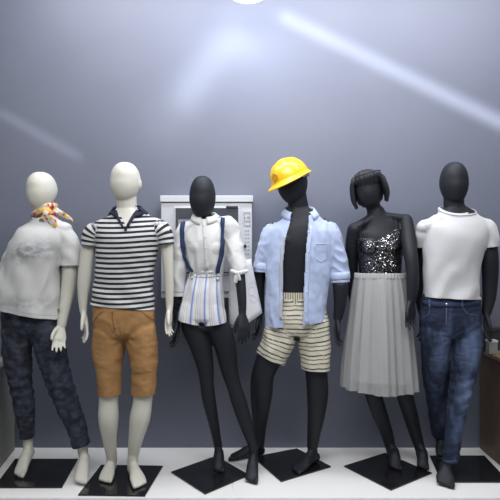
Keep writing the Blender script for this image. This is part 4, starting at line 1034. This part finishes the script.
    # skirt
    def skirt(name, y0, y1, grow, mat, parent, npl, amp, seed, tail=0):
        V, F = [], []; nu, nv = 240, 30
        for j in range(nv + 1):
            t = j / nv; py = y0 + (y1 - y0) * t; tt = (py - 276) / (394 - 276)
            c = P(380 + (379 - 380) * tt, py, D); hw = (24.2 + (36.5 - 24.2) * (max(0, tt) ** .72)) / FPX * D + grow; hd = .104 + .095 * max(0, tt) ** .7 + grow
            for i in range(nu):
                th = 2 * PI * i / nu
                q = math.sin(npl * th + 1.3 * math.sin(3 * th + seed) + .8 * tt * math.sin(2 * th + seed)) + .45 * math.sin(npl * 2.3 * th + seed * 2)
                a = amp * min(1, .22 + max(0, tt) * 1.1) * q * (1 + .5 * nz((math.cos(th), math.sin(th), tt), 2.5, seed))
                dz = -.022 * math.cos(th) * 0 - .014 * nz((math.cos(th), math.sin(th), 0), 2, seed) * tt - .010 * tt * math.cos(th)
                V.append(c + Vector((math.cos(th) * (hw + a), math.sin(th) * (hd + a), dz)))
        for j in range(nv):
            for i in range(nu):
                a = j * nu + i; b = j * nu + (i + 1) % nu; F.append((a, a + nu, b + nu, b))
        o = link(name, mesh_from(V, F), mat, parent); return o
    sk = skirt('skirt', 276, 387, .002, M['tulle'], root, 11, .0135, 1.0)
    skirt('lining', 277, 378, -.013, M['grey_skirt_lining'], sk, 11, .006, 2.2)
    V, F = [], []
    def stb(th):
        w = 24.3 / FPX * D + .004; d = .108; r = .0025 * math.sin(46 * th); c = P(380, 275.5, D)
        e = Vector((math.cos(th), math.sin(th), 0))
        return [c + Vector((math.cos(th) * w, math.sin(th) * d, zz)) + e * (r + b) for zz, b in ((.017, 0), (.012, .003), (.004, .001), (-.004, .003), (-.014, .003), (-.02, -.002))]
    V, F = ring_mesh(stb, 0, 2 * PI, 280); link('waistband', mesh_from(V, F), M['tulle_band'], sk)
    plate(root, [G(344, 467), G(391, 491), G(432, 474), G(385, 454)])
mannequin_skirt()

# ---------- 6: charcoal male, white tee, blue jeans
def mannequin_jeans():
    root = empty('mannequin', (G(455, 478).x, 3.25, 0))
    tag(root, 'charcoal male mannequin in a plain white t-shirt and faded blue jeans', 'mannequin')
    D = 3.22; V, F = [], []
    Loft(ST(D, (451, 330, 20, .08), (451, 316, 25, .10), (451, 298, 26, .10), (451, 278, 24, .095), (453, 256, 28, .108), (455, 238, 33, .115), (456, 224, 33, .10), (455, 215, 21, .075), (454, 209, 12, .06)), ex=2.3, cap=.4).mesh(V, F)
    gird(D, (426, 229), (454.5, 216.5), (484, 228), 4.6, .048).mesh(V, F)
    tube(V, F, [P(455, 220, D + .015), P(454, 208, D + .005), P(453.5, 194, D)], [.069, .061, .060])
    head_geo(V, F, P(454, 183, D - .01), .080, .106, .124)
    Loft(ST(D, (424, 227, 8), (423, 243, 6.4, None, .07), (421.5, 262, 6.6, None, .15), (420, 280, 6.6, None, .18), (421, 298, 6, None, .19), (423, 312, 4.8, None, .19))).mesh(V, F)
    hand_geo(V, F, P(423, 313, D + .19), P(425, 344, D + .17), (.3, -1, 0), palm=1, curl=14)
    Loft(ST(D, (486, 227, 8), (489, 244, 7.6), (490, 262, 8.2), (490, 280, 7.6, None, .02), (489, 298, 6.4, None, .02), (486.5, 312, 4.8, None, .01))).mesh(V, F)
    hand_geo(V, F, P(486.5, 313, D + .005), P(485, 344, D - .03), (-.6, -1, 0), palm=-1, curl=16)
    for rows in (((437, 332, 13), (436, 358, 12, None, .07), (436, 384, 10, None, .14), (437.5, 404, 8.5, None, .2), (439, 424, 6.4, None, .26), (440, 436, 5, None, .30)),
                 ((465, 332, 14), (465, 358, 12), (462, 384, 10), (459, 404, 9), (454, 426, 7, None, -.02), (449.5, 448, 5.6, None, -.04), (447.5, 462, 5.2, None, -.04))):
        Loft(ST(D, *rows)).mesh(V, F)
    foot_geo(V, F, P(440, 436, 3.53), Vector((P(440, 447, 3.56).x, 3.575, .085)), Vector((P(439.5, 455, 3.5).x, 3.44, .006)), w=.040)
    foot_geo(V, F, P(447, 463, 3.17), Vector((P(447, 470, 3.2).x, 3.22, .045)), Vector((G(444, 487.5).x, 3.03, .004)), w=.050)
    finish_body(root, V, F, M['black_skin'])
    hips = Loft(ST(D, (450.5, 331, 27, .11), (450.5, 320, 30.5, .122), (451, 306, 29.5, .115), (451.5, 295, 28.3, .11), (451.5, 288, 28.3, .11)), sub=5, ex=2.2, cap=.35)
    lg = Loft(ST(D, (436, 332, 15.5, .10), (435.5, 355, 14, .092, .06), (436, 380, 12.5, .08, .14), (437, 402, 9.8, .066, .2), (438.5, 422, 8.6, .056, .27), (439.5, 436, 7.6, .05, .31)), sub=6, caps=(True, False))
    rg = Loft(ST(D, (465, 332, 16.3, .10), (465.5, 352, 15.2, .095), (463.5, 376, 12.2, .080), (459, 400, 10.2, .070), (455, 425, 8.8, .058, -.02), (452, 448, 8, .052, -.03), (450, 465, 7.8, .05, -.04)), sub=6, caps=(True, False))
    def fold(v, n, l, a, th):
        g = .005 * nz(v, 13, 3) + .003 * nz((v[0], v[1], v[2] * 2), 28, 4)
        if l == 2: g += .005 * math.sin(v[2] * 110 - v[0] * 50 + 3 * nz(v, 8)) * (math.exp(-((v[2] - .50) / .10) ** 2) + .7 * math.exp(-((v[2] - .12) / .08) ** 2))
        cr = P(451, 336, D - .1); dx, dz = v[0] - cr.x, v[2] - cr.z; r = math.hypot(dx, dz)
        return g + .0015 * math.sin(math.atan2(dz, dx) * 9) * math.exp(-((r - .06) / .07) ** 2)
    def att(co, L_, A_, X_, TH):
        f = np.zeros(len(co))
        for px, py, dd, sx, sz, w in ((437, 350, .05, .055, .15, .75), (466, 347, 0, .06, .14, .85), (463, 392, 0, .045, .12, .95), (456, 425, 0, .04, .1, .45), (467, 325, 0, .06, .04, .3), (437, 385, .1, .04, .1, .2)):
            c = P(px, py, D + dd); f = np.maximum(f, w * np.exp(-((co[:, 0] - c.x) / sx) ** 2 - ((co[:, 2] - c.z) / sz) ** 2))
        return {'fade': f}
    j, bj = garment('jeans', [hips, lg, rg], [(0, P(451.5, 294, D), (0, 0, 1)), (1, lg.p1 - lg.t1 * .012, lg.t1), (2, P(450, 461, D - .04), (0, 0, -1))], M['jeans_blue'], root, fold=fold, attrs=att, voxel=.006)
    ribbon_on('waistband', bj, [(423, 302.5), (437, 304.5), (452, 305), (466, 304), (480, 302)], 5.0, M['jeans_seam'], j, off=.003, thick=.002)
    ribbon_on('fly', bj, [(446.5, 308), (446.5, 318), (446, 326)], 1.3, M['jeans_light_seam'], j, off=.002, thick=.001)
    for pts in ([(430, 308), (429, 314), (423, 318)], [(463, 308), (467, 314), (479, 316)]): ribbon_on('pocket', bj, pts, .8, M['jeans_light_seam'], j, off=.002, thick=.001)
    for x in (430, 462): ribbon_on('belt_loop', bj, [(x, 299.5), (x, 307.5)], 1.7, M['jeans_light_seam'], j, off=.006, thick=.002)
    disc_on('button', bj, 446.5, 304.3, .009, M['metal'], j, off=.007)
    ribbon_on('hem', bj, [(443.5, 461), (450, 461.8), (457, 460.5)], .7, M['jeans_light_seam'], j, off=.001, thick=.001)
    tor = Loft(ST(D, (451, 308, 29, .126), (451, 297, 28.6, .127), (451, 282, 27, .12), (451.5, 264, 27.8, .125), (453, 248, 30, .132), (455, 236, 32, .130), (456, 226, 32, .112), (455.5, 217, 22, .09), (454.5, 210, 15.5, .08), (454, 202, 13.5, .074)), sub=6, seg=40, ex=2.2, caps=(False, False))
    ls = Loft(ST(D, (432, 227, 6, .058, .0), (425.5, 230, 7.6, .064, .012), (423.5, 239, 7.4, .060, .035), (423, 250, 7.0, .058, .065)), sub=5, caps=(True, False))
    gd = gird(D, (424, 227.5), (454.5, 215.5), (486, 226), 7.6, .072)
    rs = Loft(ST(D, (480, 226, 7, .06), (485.5, 228, 9.5, .07), (489, 237, 9.2, .07), (490, 250, 8.6, .066)), sub=5, caps=(True, False))
    def fold2(v, n, l, a, th):
        g = min(1, max(.1, (1.36 - v[2]) / .3))
        return g * (.006 * math.sin(v[0] * 42 - v[2] * 30 + 3 * nz(v, 5, 2)) + .003 * nz(v, 10)) + .004 * wr((v[0] + v[2] * .5, v[1], v[2] - v[0] * .4), 6, 8, (1.3, 1, .7)) * min(1, max(.3, (1.45 - v[2]) / .3)) + (.004 * math.sin(v[0] * 60 + v[2] * 60) if l else 0) * .6
    t, bt = garment('t_shirt', [tor, ls, rs, gd], [(0, P(451, 297.5, D), (-.04, 0, -1)), ((0, 3), P(454, 209.5, D), (0, -.48, 1)), ((0, 3), P(454, 208.5, D), (0, -.10, 1)), (1, P(423, 248, D), (-.10, 0, -1)), (2, P(490, 247, D), (.12, 0, -1))], M['white_tee'], root, fold=fold2, voxel=.0065)
    # ribbed neckline
    def stn(th):
        x, y = math.sin(th), -math.cos(th); fr = (1 + math.cos(th)) / 2; c = P(454.2, 208.8, D); e = Vector((x, y, 0))
        return [c + Vector((x * .088, y * .086, (.48 if y < 0 else .12) * y * .086)) + e * b + Z_ * zz for zz, b in ((.006, -.004), (.004, .000), (-.003, .002), (-.009, .001))]
    V, F = ring_mesh(stn, 0, 2 * PI, 64); o = link('neckband', mesh_from(V, F), M['white_tee'], t); over(o, bt, (3,), 4, .003); tuck(root, [bj, bt]); m = o.modifiers.new('t', 'SOLIDIFY'); m.thickness = .003
    plate(root, [Vector((1.100, 3.105, 0)), Vector((1.49, 3.105, 0)), Vector((1.52, 3.50, 0)), Vector((1.165, 3.50, 0))])
mannequin_jeans()

# ================================================================ LIGHT, CAMERA
def area(loc, target, size, sy, power, col, spread=PI):
    l = bpy.data.lights.new('area_light', 'AREA'); l.shape = 'RECTANGLE'; l.size = size; l.size_y = sy; l.energy = power; l.color = col; l.spread = spread
    o = bpy.data.objects.new('area_light', l); COL.objects.link(o); o.location = loc; o.rotation_euler = (Vector(target) - Vector(loc)).to_track_quat('-Z', 'Y').to_euler(); return o
def spot(loc, target, power, col, ang, blend=.6, r=.02):
    l = bpy.data.lights.new('spot_light', 'SPOT'); l.energy = power; l.color = col; l.spot_size = math.radians(ang); l.spot_blend = blend; l.shadow_soft_size = r
    o = bpy.data.objects.new('spot_light', l); COL.objects.link(o); o.location = loc; o.rotation_euler = (Vector(target) - Vector(loc)).to_track_quat('-Z', 'Y').to_euler(); return o
area((0, 1.1, 3.35), (0, 2.8, .4), 3.8, 1.2, 108, (1.0, .985, .96))
area((.25, 3.0, 3.36), (.25, 3.45, 1.0), 3.6, .3, 66, (.92, .94, 1.0))
spot((.25, 2.0, 3.3), (.40, WALL_Y, 1.95), 165, (.88, .91, 1.0), 115, 1.0, .6)  # added spot without a fixture, brightens and tints the upper wall
pl = bpy.data.lights.new('lamp_light', 'POINT'); pl.energy = 4.5; pl.color = (.55, .67, 1); pl.shadow_soft_size = .06
po = bpy.data.objects.new('lamp_light', pl); COL.objects.link(po); po.location = (lp.x, lp.y, lp.z - .06)
def streak(a, b, wd, off, power, spread):
    """added strip light without a fixture, facing the wall, to imitate a bright streak"""
    A = P(*a, WALL_Y - off); B = P(*b, WALL_Y - off); d = (B - A)
    l = bpy.data.lights.new('added_streak_light', 'AREA'); l.shape = 'RECTANGLE'; l.size = d.length; l.size_y = wd; l.energy = power; l.color = (.90, .94, 1); l.spread = math.radians(spread)  # unseen area light, added only for the streak
    o = bpy.data.objects.new('added_streak_light', l); COL.objects.link(o); o.location = (A + B) / 2; x = d.normalized(); z = Vector((0, -1, 0)); y = z.cross(x)
    o.rotation_euler = Matrix((x, y, z)).transposed().to_euler()
streak((282, 6), (545, 134), .075, .13, .8, 62)
streak((240, 2), (172, 92), .12, .26, .40, 80)
streak((190, 60), (130, 130), .16, .40, .16, 90)
streak((-10, 107), (75, 155), .03, .10, .045, 70)

w = bpy.data.worlds.new('w'); bpy.context.scene.world = w; w.use_nodes = True
w.node_tree.nodes['Background'].inputs[0].default_value = (.75, .8, .9, 1); w.node_tree.nodes['Background'].inputs[1].default_value = .25
cam = bpy.data.cameras.new('camera'); co = bpy.data.objects.new('camera', cam); COL.objects.link(co)
cam.sensor_width = 36; cam.lens = FPX / 500 * 36; co.location = CAM; co.rotation_euler = (PI / 2, 0, 0); cam.clip_start = .05
bpy.context.scene.camera = co
bpy.context.scene.view_settings.view_transform = 'Standard'
